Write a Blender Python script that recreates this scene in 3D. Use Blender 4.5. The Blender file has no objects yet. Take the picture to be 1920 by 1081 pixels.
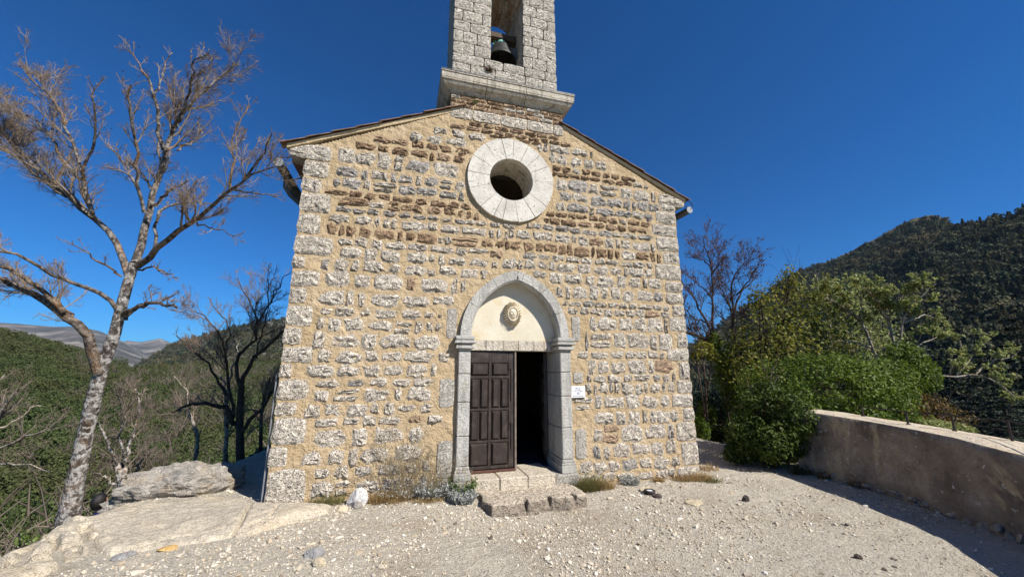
import bpy, bmesh, math, random
import numpy as np
from mathutils import Vector, Matrix
from mathutils.geometry import tessellate_polygon

random.seed(7)
RNG = np.random.default_rng(11)
R = math.radians
scene = bpy.context.scene
COL = scene.collection

# ------------------------------------------------------------------ camera, sky, sun
CAM = np.array([-1.9288, -6.6509, 1.7048])
FPX, PITCH, HEAD = 715.0, R(11.7), R(74.2)
FWD = np.array([math.cos(HEAD)*math.cos(PITCH), math.sin(HEAD)*math.cos(PITCH), math.sin(PITCH)])
RGT = np.array([math.sin(HEAD), -math.cos(HEAD), 0.0])
UPV = np.cross(RGT, FWD)
cd = bpy.data.cameras.new('camera')
cd.sensor_width = 36.0
cd.lens = FPX/1920*36.0
cd.clip_start = 0.05
cd.clip_end = 60000
cam = bpy.data.objects.new('camera', cd)
COL.objects.link(cam)
cam.location = CAM
cam.rotation_euler = (R(90)+PITCH, 0, HEAD-R(90))
scene.camera = cam

SUN_EL, SUN_AZ = R(42), R(38)          # azimuth measured from the facade normal (-y) towards +x
SUN_DIR = Vector((math.sin(SUN_AZ)*math.cos(SUN_EL), -math.cos(SUN_AZ)*math.cos(SUN_EL), math.sin(SUN_EL)))
w = bpy.data.worlds.new('World')
scene.world = w
w.use_nodes = True
nt = w.node_tree
bg = nt.nodes['Background']
sky = nt.nodes.new('ShaderNodeTexSky')
sky.sky_type = 'NISHITA'
sky.sun_disc = False
sky.sun_elevation = SUN_EL
sky.sun_rotation = math.pi-SUN_AZ
sky.altitude = 1200
sky.air_density = 1.0
sky.dust_density = 0.0
sky.ozone_density = 3.0
tint = nt.nodes.new('ShaderNodeMix')          # the deep polarised blue of a clear autumn noon
tint.data_type, tint.blend_type = 'RGBA', 'MULTIPLY'
tint.inputs[0].default_value = 1.0
tint.inputs[7].default_value = (0.08, 0.55, 1.03, 1)
nt.links.new(sky.outputs[0], tint.inputs[6])
nt.links.new(tint.outputs[2], bg.inputs['Color'])
bg.inputs['Strength'].default_value = 0.072
sl = bpy.data.lights.new('sun', 'SUN')
sl.energy = 5.0
sl.angle = R(0.53)
sl.color = (1.0, 0.95, 0.87)
so = bpy.data.objects.new('sun', sl)
COL.objects.link(so)
so.rotation_euler = SUN_DIR.to_track_quat('Z', 'Y').to_euler()

scene.view_settings.view_transform = 'Standard'
scene.view_settings.look = 'None'
scene.view_settings.gamma = 1.0
scene.view_settings.exposure = 0.57
scene.view_settings.use_curve_mapping = False
try:
    scene.cycles.use_denoising = True
    scene.cycles.denoising_prefilter = 'ACCURATE'
    scene.cycles.max_bounces = 6
    scene.cycles.transparent_max_bounces = 8
    scene.cycles.use_adaptive_sampling = True
    scene.cycles.adaptive_threshold = 0.02
except Exception:
    pass

# ------------------------------------------------------------------ view helpers (turn a direction seen from the path into a place)
def ray(px, py):
    return (px-960)/FPX*RGT-(py-540.5)/FPX*UPV+FWD
def at(px, py, Y):
    return CAM+ray(px, py)*Y
def onz(px, py, z):
    d = ray(px, py)
    return CAM+d*((z-CAM[2])/d[2])
def ony(px, py, y=0.0):
    d = ray(px, py)
    return CAM+d*((y-CAM[1])/d[1])
def azel(px, py):
    d = ray(px, py)
    return math.atan2(d[0], d[1]), math.atan2(d[2], math.hypot(d[0], d[1]))

# ------------------------------------------------------------------ noise
def _h(ix, iy, iz, s):
    n = (ix*374761393+iy*668265263+iz*1274126177+s*974711) & 0xffffffff
    n = ((n ^ (n >> 13))*1274126177) & 0xffffffff
    n = n ^ (n >> 16)
    return (n & 0xffff)/65535.0
def vn(x, y, z=0.0, s=0):
    x, y, z = np.broadcast_arrays(np.asarray(x, float), np.asarray(y, float), np.asarray(z, float))
    ix, iy, iz = np.floor(x).astype(np.int64), np.floor(y).astype(np.int64), np.floor(z).astype(np.int64)
    fx, fy, fz = x-ix, y-iy, z-iz
    fx, fy, fz = fx*fx*(3-2*fx), fy*fy*(3-2*fy), fz*fz*(3-2*fz)
    r = 0
    for a in (0, 1):
        for b in (0, 1):
            for c in (0, 1):
                r = r+_h(ix+a, iy+b, iz+c, s)*(fx if a else 1-fx)*(fy if b else 1-fy)*(fz if c else 1-fz)
    return r
def fbm(x, y, z=0.0, o=4, s=0, rough=0.5):
    x, y, z = np.asarray(x, float), np.asarray(y, float), np.asarray(z, float)
    t, a, tot = 0, 1.0, 0
    for k in range(o):
        t = t+a*vn(x*2**k, y*2**k, z*2**k, s+k)
        tot += a
        a *= rough
    return t/tot-0.5
def sstep(a, b, x):
    t = np.clip((np.asarray(x, float)-a)/(b-a), 0, 1)
    return t*t*(3-2*t)

# ------------------------------------------------------------------ object helpers
WORLD = {}
def put(o, parent=None, wloc=(0, 0, 0)):
    COL.objects.link(o)
    WORLD[o.name] = Vector(wloc)
    if parent is not None:
        o.parent = parent
        o.matrix_parent_inverse = Matrix.Translation(-WORLD[parent.name])
    return o
def mesh_data(name, V, F, mats, smooth=False, midx=None):
    me = bpy.data.meshes.new(name)
    V = np.asarray(V, np.float32).reshape(-1, 3)
    if isinstance(F, np.ndarray):
        n, k = F.shape
        me.vertices.add(len(V)); me.vertices.foreach_set('co', V.ravel())
        me.loops.add(n*k); me.loops.foreach_set('vertex_index', F.astype(np.int32).ravel())
        me.polygons.add(n)
        me.polygons.foreach_set('loop_start', np.arange(0, n*k, k, dtype=np.int32))
        me.update(calc_edges=True)
    else:
        me.from_pydata([tuple(map(float, v)) for v in V], [], [tuple(int(i) for i in f) for f in F])
        me.update()
    if not isinstance(mats, (list, tuple)):
        mats = [mats]
    for m in mats:
        me.materials.append(m)
    if midx is not None:
        me.polygons.foreach_set('material_index', np.asarray(midx, np.int32))
    if smooth:
        me.polygons.foreach_set('use_smooth', np.ones(len(me.polygons), bool))
    me.validate()
    return me
def obj(name, V, F, mats, parent=None, smooth=False, midx=None):
    return put(bpy.data.objects.new(name, mesh_data(name, V, F, mats, smooth, midx)), parent)
def empty(name, loc):
    o = bpy.data.objects.new(name, None)
    o.empty_display_size = 0.2
    o.location = loc
    return put(o, None, loc)
def tag(o, label=None, cat=None, group=None, kind=None):
    if label: o['label'] = label
    if cat: o['category'] = cat
    if group: o['group'] = group
    if kind: o['kind'] = kind
    return o
class MB:
    def __init__(s): s.V, s.F = [], []
    def add(s, V, F):
        n = len(s.V)
        s.V += [tuple(map(float, v)) for v in V]
        s.F += [tuple(int(i)+n for i in f) for f in F]
        return s
    def box(s, x0, x1, y0, y1, z0, z1, bev=0.0):
        if bev <= 0:
            V = [(x, y, z) for z in (z0, z1) for y in (y0, y1) for x in (x0, x1)]
            return s.add(V, [(0, 2, 3, 1), (4, 5, 7, 6), (0, 1, 5, 4), (2, 6, 7, 3), (0, 4, 6, 2), (1, 3, 7, 5)])
        b = min(bev, (x1-x0)*.45, (y1-y0)*.45, (z1-z0)*.45)
        bm = bmesh.new()
        vs = [bm.verts.new((x, y, z)) for z in (z0, z1) for y in (y0, y1) for x in (x0, x1)]
        for f in [(0, 2, 3, 1), (4, 5, 7, 6), (0, 1, 5, 4), (2, 6, 7, 3), (0, 4, 6, 2), (1, 3, 7, 5)]:
            bm.faces.new([vs[i] for i in f])
        bmesh.ops.bevel(bm, geom=bm.edges[:], offset=b, segments=1, affect='EDGES')
        bm.verts.index_update()
        V = [v.co[:] for v in bm.verts]
        F = [[v.index for v in f.verts] for f in bm.faces]
        bm.free()
        return s.add(V, F)
    def tube(s, pts, rad, n=8, cap=True):
        P = np.asarray(pts, float)
        rad = np.broadcast_to(np.asarray(rad, float), (len(P),))
        V, F = tubes(P[None], rad[None], n)
        s.add(V, F)
        if cap:
            k = len(s.V)-n*len(P)
            s.F.append(tuple(k+i for i in range(n))[::-1])
            s.F.append(tuple(k+n*(len(P)-1)+i for i in range(n)))
        return s
    def lathe(s, c, prof, n=24, axis='z'):
        V, F = [], []
        for r, h in prof:
            for i in range(n):
                a = 2*math.pi*i/n
                V.append((c[0]+r*math.cos(a), c[1]+r*math.sin(a), c[2]+h))
        for j in range(len(prof)-1):
            for i in range(n):
                F.append((j*n+i, j*n+(i+1) % n, (j+1)*n+(i+1) % n, (j+1)*n+i))
        return s.add(V, F)
    def prism(s, outline, y0, y1):
        """outline in (x, z), extruded along y; front face at y0."""
        n = len(outline)
        V = [(x, y0, z) for x, z in outline]+[(x, y1, z) for x, z in outline]
        F = [tuple(range(n)), tuple(range(2*n-1, n-1, -1))]
        F += [(i, i+n, (i+1) % n+n, (i+1) % n) for i in range(n)]
        return s.add(V, F)
    def obj(s, name, mat, parent=None, smooth=False):
        return obj(name, s.V, s.F, mat, parent, smooth)
    def data(s, name, mat, smooth=False):
        return mesh_data(name, s.V, s.F, mat, smooth)
def tubes(P, Rr, n=4):
    """P (N,K,3) polylines, Rr (N,K) radii -> verts, quad faces (open tubes)."""
    N, K, _ = P.shape
    T = np.empty_like(P)
    T[:, 1:-1] = P[:, 2:]-P[:, :-2]
    T[:, 0] = P[:, 1]-P[:, 0]
    T[:, -1] = P[:, -1]-P[:, -2]
    T /= np.linalg.norm(T, axis=2, keepdims=True)+1e-9
    ref = np.where(np.abs(T[:, :1, 2:3]) > 0.9, np.array([1.0, 0, 0]), np.array([0, 0, 1.0]))
    A = np.cross(T, np.broadcast_to(ref, T.shape))
    A /= np.linalg.norm(A, axis=2, keepdims=True)+1e-9
    B = np.cross(T, A)
    ang = 2*np.pi*np.arange(n)/n
    ring = A[:, :, None, :]*np.cos(ang)[None, None, :, None]+B[:, :, None, :]*np.sin(ang)[None, None, :, None]
    V = P[:, :, None, :]+ring*Rr[:, :, None, None]
    base = (np.arange(N)*K*n)[:, None, None]+(np.arange(K-1)*n)[None, :, None]
    i = np.arange(n)[None, None, :]
    j = (i+1) % n
    F = np.stack([base+i, base+j, base+n+j, base+n+i], axis=-1).reshape(-1, 4)
    return V.reshape(-1, 3), F

# ------------------------------------------------------------------ materials
def mat(name, rough=0.9, spec=0.3):
    m = bpy.data.materials.new(name)
    m.use_nodes = True
    b = m.node_tree.nodes['Principled BSDF']
    b.inputs['Roughness'].default_value = rough
    b.inputs['Specular IOR Level'].default_value = spec
    return m, m.node_tree, b
def nd(nt, t, **k):
    n = nt.nodes.new(t)
    for a, v in k.items():
        setattr(n, a, v)
    return n
def noise(nt, vec, scale, detail=4, rough=0.55, dist=0.0):
    n = nd(nt, 'ShaderNodeTexNoise')
    n.inputs['Scale'].default_value = scale
    n.inputs['Detail'].default_value = detail
    n.inputs['Roughness'].default_value = rough
    n.inputs['Distortion'].default_value = dist
    nt.links.new(vec, n.inputs['Vector'])
    return n.outputs['Fac']
def ramp(nt, fac, stops):
    r = nd(nt, 'ShaderNodeValToRGB')
    e = r.color_ramp.elements
    while len(e) < len(stops):
        e.new(0.5)
    for q, (p, c) in zip(e, stops):
        q.position = p
        q.color = (*c, 1) if len(c) == 3 else c
    nt.links.new(fac, r.inputs['Fac'])
    return r.outputs['Color']
def mix(nt, fac, a, b, typ='MIX'):
    n = nd(nt, 'ShaderNodeMix', data_type='RGBA', blend_type=typ)
    for s, v in ((n.inputs[0], fac), (n.inputs[6], a), (n.inputs[7], b)):
        if isinstance(v, (int, float)):
            s.default_value = v
        elif isinstance(v, tuple):
            s.default_value = (*v, 1)
        else:
            nt.links.new(v, s)
    return n.outputs[2]
def mth(nt, op, a, b=0.5, c=None):
    n = nd(nt, 'ShaderNodeMath', operation=op)
    for i, v in enumerate((a, b, c)):
        if v is None: continue
        if isinstance(v, (int, float)): n.inputs[i].default_value = v
        else: nt.links.new(v, n.inputs[i])
    return n.outputs[0]
def pos(nt, sx=1, sy=1, sz=1, local=False):
    if local:
        src = nd(nt, 'ShaderNodeTexCoord').outputs['Object']
    else:
        src = nd(nt, 'ShaderNodeNewGeometry').outputs['Position']
    if (sx, sy, sz) == (1, 1, 1):
        return src
    mp = nd(nt, 'ShaderNodeMapping')
    mp.inputs['Scale'].default_value = (sx, sy, sz)
    nt.links.new(src, mp.inputs['Vector'])
    return mp.outputs[0]
def bump(nt, b, h, dist, strength=1.0, prev=None):
    n = nd(nt, 'ShaderNodeBump')
    n.inputs['Distance'].default_value = dist
    n.inputs['Strength'].default_value = strength
    nt.links.new(h, n.inputs['Height'])
    if prev is not None:
        nt.links.new(prev, n.inputs['Normal'])
    nt.links.new(n.outputs[0], b.inputs['Normal'])
    return n.outputs[0]
def rnd(nt):
    a = nd(nt, 'ShaderNodeObjectInfo').outputs['Random']
    g = nd(nt, 'ShaderNodeNewGeometry').outputs['Random Per Island']
    return mth(nt, 'FRACT', mth(nt, 'ADD', a, g))

def stone_mat(name, light, dark, fleck, scale=22, bd=0.02, fleck_amt=0.5, sx=1, sz=1, spread=0.3, stain=0.0):
    m, nt, b = mat(name, 0.92, 0.2)
    p = pos(nt, sx, 1, sz)
    big = noise(nt, p, 5.0, 5, 0.6)
    fine = noise(nt, p, scale, 3, 0.62, 0.6)
    fine2 = noise(nt, p, scale*2.7, 2, 0.6)
    c = ramp(nt, big, [(0.3, dark), (0.62, light)])
    r = rnd(nt)
    c = mix(nt, spread, c, ramp(nt, r, [(0.0, dark), (0.45, light), (1.0, tuple(min(1, x*1.08) for x in light))]))
    c = mix(nt, ramp(nt, fine2, [(0.34, (fleck_amt,)*3), (0.5, (0, 0, 0))]), c, fleck)
    if stain:
        st = noise(nt, pos(nt, 5, 5, .7), 1.6, 5, 0.65, 0.3)
        c = mix(nt, ramp(nt, st, [(0.50, (0, 0, 0)), (0.66, (stain,)*3)]), c, tuple(x*.42 for x in dark))
        lich = noise(nt, p, 6.5, 5, 0.7)
        c = mix(nt, ramp(nt, lich, [(0.60, (0, 0, 0)), (0.68, (stain*.8,)*3)]), c, (0.40, 0.30, 0.15))
    nt.links.new(c, b.inputs['Base Color'])
    pits = ramp(nt, fine, [(0.32, (0, 0, 0)), (0.55, (1, 1, 1))])
    n1 = bump(nt, b, pits, bd, 1.0)
    bump(nt, b, fine2, bd*0.5, 1.0, n1)
    return m
M = {}
M['limestone'] = stone_mat('limestone', (0.83, 0.745, 0.62), (0.63, 0.545, 0.435), (0.12, 0.10, 0.09), 20, 0.07, 0.75)
M['grey_stone'] = stone_mat('grey_stone', (0.58, 0.53, 0.465), (0.37, 0.335, 0.295), (0.08, 0.07, 0.07), 20, 0.05, 0.6)
M['brown_stone'] = stone_mat('brown_stone', (0.50, 0.345, 0.215), (0.25, 0.155, 0.095), (0.05, 0.032, 0.02), 22, 0.06, 0.65)
M['tan_brick'] = stone_mat('tan_brick', (0.56, 0.40, 0.265), (0.38, 0.26, 0.17), (0.12, 0.07, 0.045), 24, 0.035)
M['ashlar'] = stone_mat('ashlar', (0.80, 0.73, 0.62), (0.60, 0.54, 0.45), (0.14, 0.115, 0.09), 24, 0.06, 0.6)
M['dressed'] = stone_mat('dressed', (0.57, 0.55, 0.495), (0.42, 0.405, 0.365), (0.22, 0.21, 0.19), 40, 0.010, 0.5, stain=0.5)
M['tooled'] = stone_mat('tooled', (0.64, 0.595, 0.515), (0.46, 0.42, 0.36), (0.17, 0.15, 0.13), 34, 0.03, 0.65)
M['cornice'] = stone_mat('cornice', (0.62, 0.57, 0.48), (0.45, 0.39, 0.30), (0.24, 0.16, 0.10), 26, 0.010, 0.6, stain=0.75)
M['slab'] = stone_mat('slab', (0.62, 0.54, 0.40), (0.48, 0.40, 0.29), (0.30, 0.24, 0.17), 14, 0.02, 0.35)
M['step_stone'] = stone_mat('step_stone', (0.58, 0.50, 0.39), (0.40, 0.335, 0.255), (0.14, 0.10, 0.08), 14, 0.03, 0.5)
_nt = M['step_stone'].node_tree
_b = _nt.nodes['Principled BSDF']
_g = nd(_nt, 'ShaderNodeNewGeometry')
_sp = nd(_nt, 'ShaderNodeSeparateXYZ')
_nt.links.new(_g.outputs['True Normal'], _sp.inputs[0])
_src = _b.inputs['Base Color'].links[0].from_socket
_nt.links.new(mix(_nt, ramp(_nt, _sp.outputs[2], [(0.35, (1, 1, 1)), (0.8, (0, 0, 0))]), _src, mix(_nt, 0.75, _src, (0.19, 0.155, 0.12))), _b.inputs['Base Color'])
M['sill'] = stone_mat('sill', (0.64, 0.56, 0.43), (0.50, 0.44, 0.35), (0.26, 0.22, 0.17), 24, 0.012, 0.5, stain=0.4)

def ring_mat():
    m, nt, b = mat('ring_stone', 0.85, 0.25)
    p = pos(nt)
    c = ramp(nt, noise(nt, p, 7, 4), [(0.3, (0.50, 0.465, 0.40)), (0.65, (0.66, 0.62, 0.545))])
    c = mix(nt, ramp(nt, noise(nt, p, 26, 3, 0.6), [(0.33, (0.85,)*3), (0.40, (0, 0, 0))]), c, (0.17, 0.15, 0.13))
    c = mix(nt, 0.25, c, ramp(nt, rnd(nt), [(0, (0.42, 0.39, 0.345)), (1, (0.62, 0.585, 0.52))]))
    c = mix(nt, ramp(nt, noise(nt, pos(nt, 3, 3, .8), 2.0, 5, 0.65), [(0.52, (0, 0, 0)), (0.7, (0.45,)*3)]), c, (0.28, 0.25, 0.21))
    nt.links.new(c, b.inputs['Base Color'])
    bump(nt, b, noise(nt, p, 26, 3, 0.6), 0.012)
    return m
M['ring'] = ring_mat()

def mortar_mat():
    m, nt, b = mat('mortar', 0.95, 0.15)
    p = pos(nt)
    c = ramp(nt, noise(nt, p, 1.3, 5, 0.6), [(0.3, (0.41, 0.30, 0.17)), (0.7, (0.535, 0.415, 0.265))])
    c = mix(nt, ramp(nt, noise(nt, p, 34, 3), [(0.35, (0.35,)*3), (0.55, (0, 0, 0))]), c, (0.27, 0.185, 0.095))
    c = mix(nt, ramp(nt, noise(nt, p, 3.4, 4), [(0.55, (0, 0, 0)), (0.75, (0.55,)*3)]), c, (0.60, 0.49, 0.34))
    c = mix(nt, ramp(nt, noise(nt, pos(nt, 1, 1, .5), 1.7, 5, 0.65), [(0.55, (0, 0, 0)), (0.72, (0.55,)*3)]), c, (0.40, 0.31, 0.19))
    nt.links.new(c, b.inputs['Base Color'])
    n1 = bump(nt, b, noise(nt, p, 9, 3), 0.05)
    bump(nt, b, noise(nt, p, 40, 4, 0.6), 0.02, 1, n1)
    return m
M['mortar'] = mortar_mat()

def plaster_mat():
    m, nt, b = mat('tympanum_plaster', 0.9, 0.2)
    p = pos(nt)
    c = ramp(nt, noise(nt, p, 2.2, 5, 0.6), [(0.3, (0.56, 0.50, 0.38)), (0.7, (0.66, 0.605, 0.48))])
    # ochre damp stains along the rim of the arch
    s = noise(nt, p, 4.0, 4)
    c = mix(nt, ramp(nt, s, [(0.58, (0, 0, 0)), (0.75, (0.5,)*3)]), c, (0.56, 0.40, 0.17))
    nt.links.new(c, b.inputs['Base Color'])
    bump(nt, b, noise(nt, p, 30, 4), 0.005)
    return m
M['plaster'] = plaster_mat()

def simple(name, c1, c2, scale=8, rough=0.85, spec=0.3, bd=0.004, bs=None, metal=0.0):
    m, nt, b = mat(name, rough, spec)
    p = pos(nt)
    nt.links.new(ramp(nt, noise(nt, p, scale, 5, 0.6), [(0.3, c1), (0.7, c2)]), b.inputs['Base Color'])
    b.inputs['Metallic'].default_value = metal
    if bd:
        bump(nt, b, noise(nt, p, bs or scale*4, 4), bd)
    return m
M['joint'] = simple('joint', (0.10, 0.085, 0.07), (0.2, 0.17, 0.13), 20)
M['tile'] = simple('terracotta', (0.11, 0.065, 0.042), (0.29, 0.185, 0.12), 6, 0.85, 0.25, 0.006)
M['verge'] = simple('verge_mortar', (0.50, 0.38, 0.22), (0.66, 0.53, 0.35), 7, 0.95, 0.1, 0.02)
M['soffit'] = simple('soffit_brick', (0.13, 0.07, 0.045), (0.24, 0.13, 0.08), 12)
M['zinc'] = simple('zinc', (0.05, 0.055, 0.06), (0.10, 0.105, 0.11), 10, 0.5, 0.5, 0.001)
M['zinc_light'] = simple('zinc_light', (0.20, 0.22, 0.235), (0.30, 0.315, 0.325), 10, 0.45, 0.5, 0.001)
M['iron'] = simple('iron', (0.015, 0.012, 0.012), (0.05, 0.032, 0.025), 30, 0.6, 0.4, 0.002)
M['bronze'] = simple('bronze', (0.012, 0.013, 0.011), (0.03, 0.034, 0.028), 9, 0.55, 0.5, 0.002)
M['patina'] = simple('patina', (0.10, 0.30, 0.24), (0.25, 0.5, 0.42), 12, 0.7, 0.3, 0.003)
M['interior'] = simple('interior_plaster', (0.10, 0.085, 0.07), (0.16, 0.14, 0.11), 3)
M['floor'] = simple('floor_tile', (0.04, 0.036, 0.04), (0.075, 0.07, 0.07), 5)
M['sill_red'] = simple('weather_board', (0.06, 0.025, 0.018), (0.13, 0.06, 0.04), 16, 0.7, 0.3, 0.004)
M['plaque'] = simple('enamel_white', (0.66, 0.66, 0.64), (0.72, 0.72, 0.70), 5, 0.35, 0.5, 0)
M['ink'] = simple('blue_ink', (0.04, 0.05, 0.14), (0.06, 0.07, 0.18), 5, 0.5, 0.4, 0)
M['skin'] = simple('skin', (0.42, 0.25, 0.17), (0.50, 0.31, 0.22), 20, 0.55, 0.4, 0)
M['hair'] = simple('black_hair', (0.006, 0.005, 0.005), (0.016, 0.013, 0.012), 60, 0.5, 0.4, 0.004)
M['navy'] = simple('navy_cloth', (0.012, 0.014, 0.05), (0.02, 0.025, 0.085), 30, 0.9, 0.1, 0.003)
M['maroon'] = simple('maroon_cloth', (0.07, 0.012, 0.016), (0.1, 0.02, 0.02), 30, 0.9, 0.1, 0.003)
M['dark_glass'] = simple('lamp_glass', (0.02, 0.02, 0.025), (0.03, 0.03, 0.035), 5, 0.1, 0.6, 0)
M['lens'] = simple('lamp_lens', (0.55, 0.58, 0.66), (0.65, 0.68, 0.75), 5, 0.2, 0.6, 0)

def door_mat():
    m, nt, b = mat('door_wood', 0.45, 0.4)
    p = pos(nt, 14, 14, 1.2)
    g = noise(nt, p, 3.0, 5, 0.65, 0.5)
    c = ramp(nt, g, [(0.3, (0.020, 0.014, 0.011)), (0.7, (0.046, 0.032, 0.025))])
    c = mix(nt, ramp(nt, noise(nt, pos(nt), 6, 5), [(0.5, (0, 0, 0)), (0.75, (0.5,)*3)]), c, (0.12, 0.092, 0.075))
    nt.links.new(c, b.inputs['Base Color'])
    bump(nt, b, g, 0.003)
    return m
M['door'] = door_mat()

def rock_mat(name, light, dark, warm, scale=3.0, bd=0.05):
    m, nt, b = mat(name, 0.93, 0.2)
    p = pos(nt)
    c = ramp(nt, noise(nt, p, scale, 7, 0.62), [(0.3, dark), (0.6, light)])
    c = mix(nt, ramp(nt, noise(nt, p, scale*0.45, 5), [(0.5, (0, 0, 0)), (0.68, (0.75,)*3)]), c, warm)
    c = mix(nt, ramp(nt, noise(nt, p, 45, 3), [(0.33, (0.45,)*3), (0.48, (0, 0, 0))]), c, tuple(x*0.35 for x in dark))
    nt.links.new(c, b.inputs['Base Color'])
    n1 = bump(nt, b, noise(nt, p, scale*3, 6, 0.65, 0.8), bd)
    bump(nt, b, noise(nt, p, 38, 4, 0.6), bd*0.3, 1, n1)
    return m
M['rock'] = rock_mat('ledge_rock', (0.66, 0.575, 0.44), (0.50, 0.44, 0.345), (0.60, 0.485, 0.32), 3.2, 0.07)
M['boulder'] = rock_mat('boulder_rock', (0.60, 0.545, 0.47), (0.34, 0.31, 0.275), (0.54, 0.43, 0.28), 7, 0.10)
M['white_rock'] = rock_mat('white_rock', (0.68, 0.66, 0.63), (0.5, 0.48, 0.46), (0.6, 0.58, 0.54), 8, 0.03)
M['flat_grey_rock'] = rock_mat('flat_grey_rock', (0.36, 0.35, 0.34), (0.22, 0.215, 0.21), (0.33, 0.31, 0.29), 7, 0.03)
M['orange_rock'] = rock_mat('orange_rock', (0.60, 0.40, 0.17), (0.42, 0.26, 0.10), (0.6, 0.45, 0.25), 9, 0.02)
M['dark_rock'] = rock_mat('dark_rock', (0.12, 0.10, 0.09), (0.05, 0.04, 0.04), (0.12, 0.09, 0.07), 12, 0.03)
M['cream_rock'] = rock_mat('cream_rock', (0.66, 0.57, 0.41), (0.50, 0.41, 0.28), (0.6, 0.48, 0.3), 9, 0.03)

def ground_mat():
    m, nt, b = mat('gravel_ground', 0.95, 0.15)
    p = pos(nt)
    big = noise(nt, p, 1.1, 6, 0.65)
    c = ramp(nt, big, [(0.33, (0.42, 0.34, 0.245)), (0.46, (0.55, 0.49, 0.395)), (0.56, (0.57, 0.515, 0.425)), (0.68, (0.70, 0.63, 0.50))])
    v = nd(nt, 'ShaderNodeTexVoronoi')
    v.inputs['Scale'].default_value = 52
    v.inputs['Randomness'].default_value = 1.0
    nt.links.new(p, v.inputs['Vector'])
    cellc = nd(nt, 'ShaderNodeSeparateColor')
    nt.links.new(v.outputs['Color'], cellc.inputs[0])
    c = mix(nt, 0.4, c, ramp(nt, cellc.outputs[0], [(0, (0.27, 0.235, 0.18)), (0.5, (0.51, 0.455, 0.36)), (1, (0.68, 0.625, 0.52))]))
    # vegetation litter colour away from the terrace
    sx = nd(nt, 'ShaderNodeSeparateXYZ')
    nt.links.new(p, sx.inputs[0])
    low = nd(nt, 'ShaderNodeMapRange')
    low.inputs[1].default_value = -0.55
    low.inputs[2].default_value = -1.2
    nt.links.new(sx.outputs[2], low.inputs[0])
    litter = ramp(nt, noise(nt, p, 0.12, 6, 0.65), [(0.3, (0.045, 0.06, 0.02)), (0.55, (0.08, 0.09, 0.035)), (0.75, (0.15, 0.13, 0.07))])
    c = mix(nt, low.outputs[0], c, litter)
    nt.links.new(c, b.inputs['Base Color'])
    inv = mth(nt, 'SUBTRACT', 1.0, v.outputs['Distance'])
    n1 = bump(nt, b, inv, 0.014)
    n1 = bump(nt, b, noise(nt, p, 55, 4, 0.7), 0.02, 1, n1)
    bump(nt, b, noise(nt, p, 9, 6, 0.7), 0.06, 1, n1)
    return m
M['ground'] = ground_mat()

def pebble_mat():
    m, nt, b = mat('pebbles', 0.92, 0.2)
    r = rnd(nt)
    c = ramp(nt, r, [(0, (0.16, 0.13, 0.10)), (0.12, (0.40, 0.32, 0.22)), (0.5, (0.52, 0.455, 0.355)), (0.9, (0.62, 0.56, 0.46)), (1, (0.74, 0.70, 0.62))])
    nt.links.new(c, b.inputs['Base Color'])
    return m
M['pebble'] = pebble_mat()

def bark_mat(name, base, light, orange, amt=0.5, oamt=0.4, scale=9):
    m, nt, b = mat(name, 0.95, 0.1)
    p = pos(nt, 1, 1, 0.45)
    g = noise(nt, p, scale, 5, 0.65, 0.4)
    c = ramp(nt, g, [(0.38, base), (0.68, tuple(0.65*x+.35*y for x, y in zip(base, light)))])
    c = mix(nt, ramp(nt, noise(nt, pos(nt), scale*1.1, 4, 0.6), [(0.47, (0, 0, 0)), (0.56, (amt,)*3)]), c, light)
    c = mix(nt, ramp(nt, noise(nt, pos(nt), 2.3, 5, 0.7), [(0.5, (0, 0, 0)), (0.66, (oamt,)*3)]), c, orange)
    nt.links.new(c, b.inputs['Base Color'])
    n1 = bump(nt, b, g, 0.05)
    bump(nt, b, noise(nt, p, scale*4, 3), 0.015, 1, n1)
    return m
M['bark'] = bark_mat('lichen_bark', (0.055, 0.042, 0.033), (0.52, 0.49, 0.45), (0.36, 0.19, 0.06), 0.8, 0.25, 13)
M['limb'] = bark_mat('orange_limb_bark', (0.045, 0.032, 0.025), (0.34, 0.29, 0.24), (0.34, 0.17, 0.05), 0.45, 0.5, 14)
M['upper_bark'] = bark_mat('upper_limb_bark', (0.04, 0.03, 0.024), (0.40, 0.36, 0.32), (0.36, 0.17, 0.045), 0.6, 0.45, 15)
M['twig'] = simple('twig_bark', (0.12, 0.082, 0.05), (0.33, 0.26, 0.19), 5, 0.9, 0.1, 0)
M['dark_bark'] = bark_mat('dark_bark', (0.045, 0.035, 0.028), (0.16, 0.13, 0.11), (0.18, 0.11, 0.05), 0.3, 0.2, 10)
M['grey_twig'] = simple('grey_twig', (0.16, 0.12, 0.095), (0.27, 0.215, 0.175), 3, 0.9, 0.1, 0)
M['pale_bark'] = bark_mat('pale_bark', (0.20, 0.16, 0.12), (0.52, 0.47, 0.40), (0.33, 0.24, 0.14), 0.6, 0.3, 8)
M['red_twig'] = simple('red_twig', (0.085, 0.05, 0.038), (0.17, 0.10, 0.07), 3, 0.9, 0.1, 0)

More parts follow.
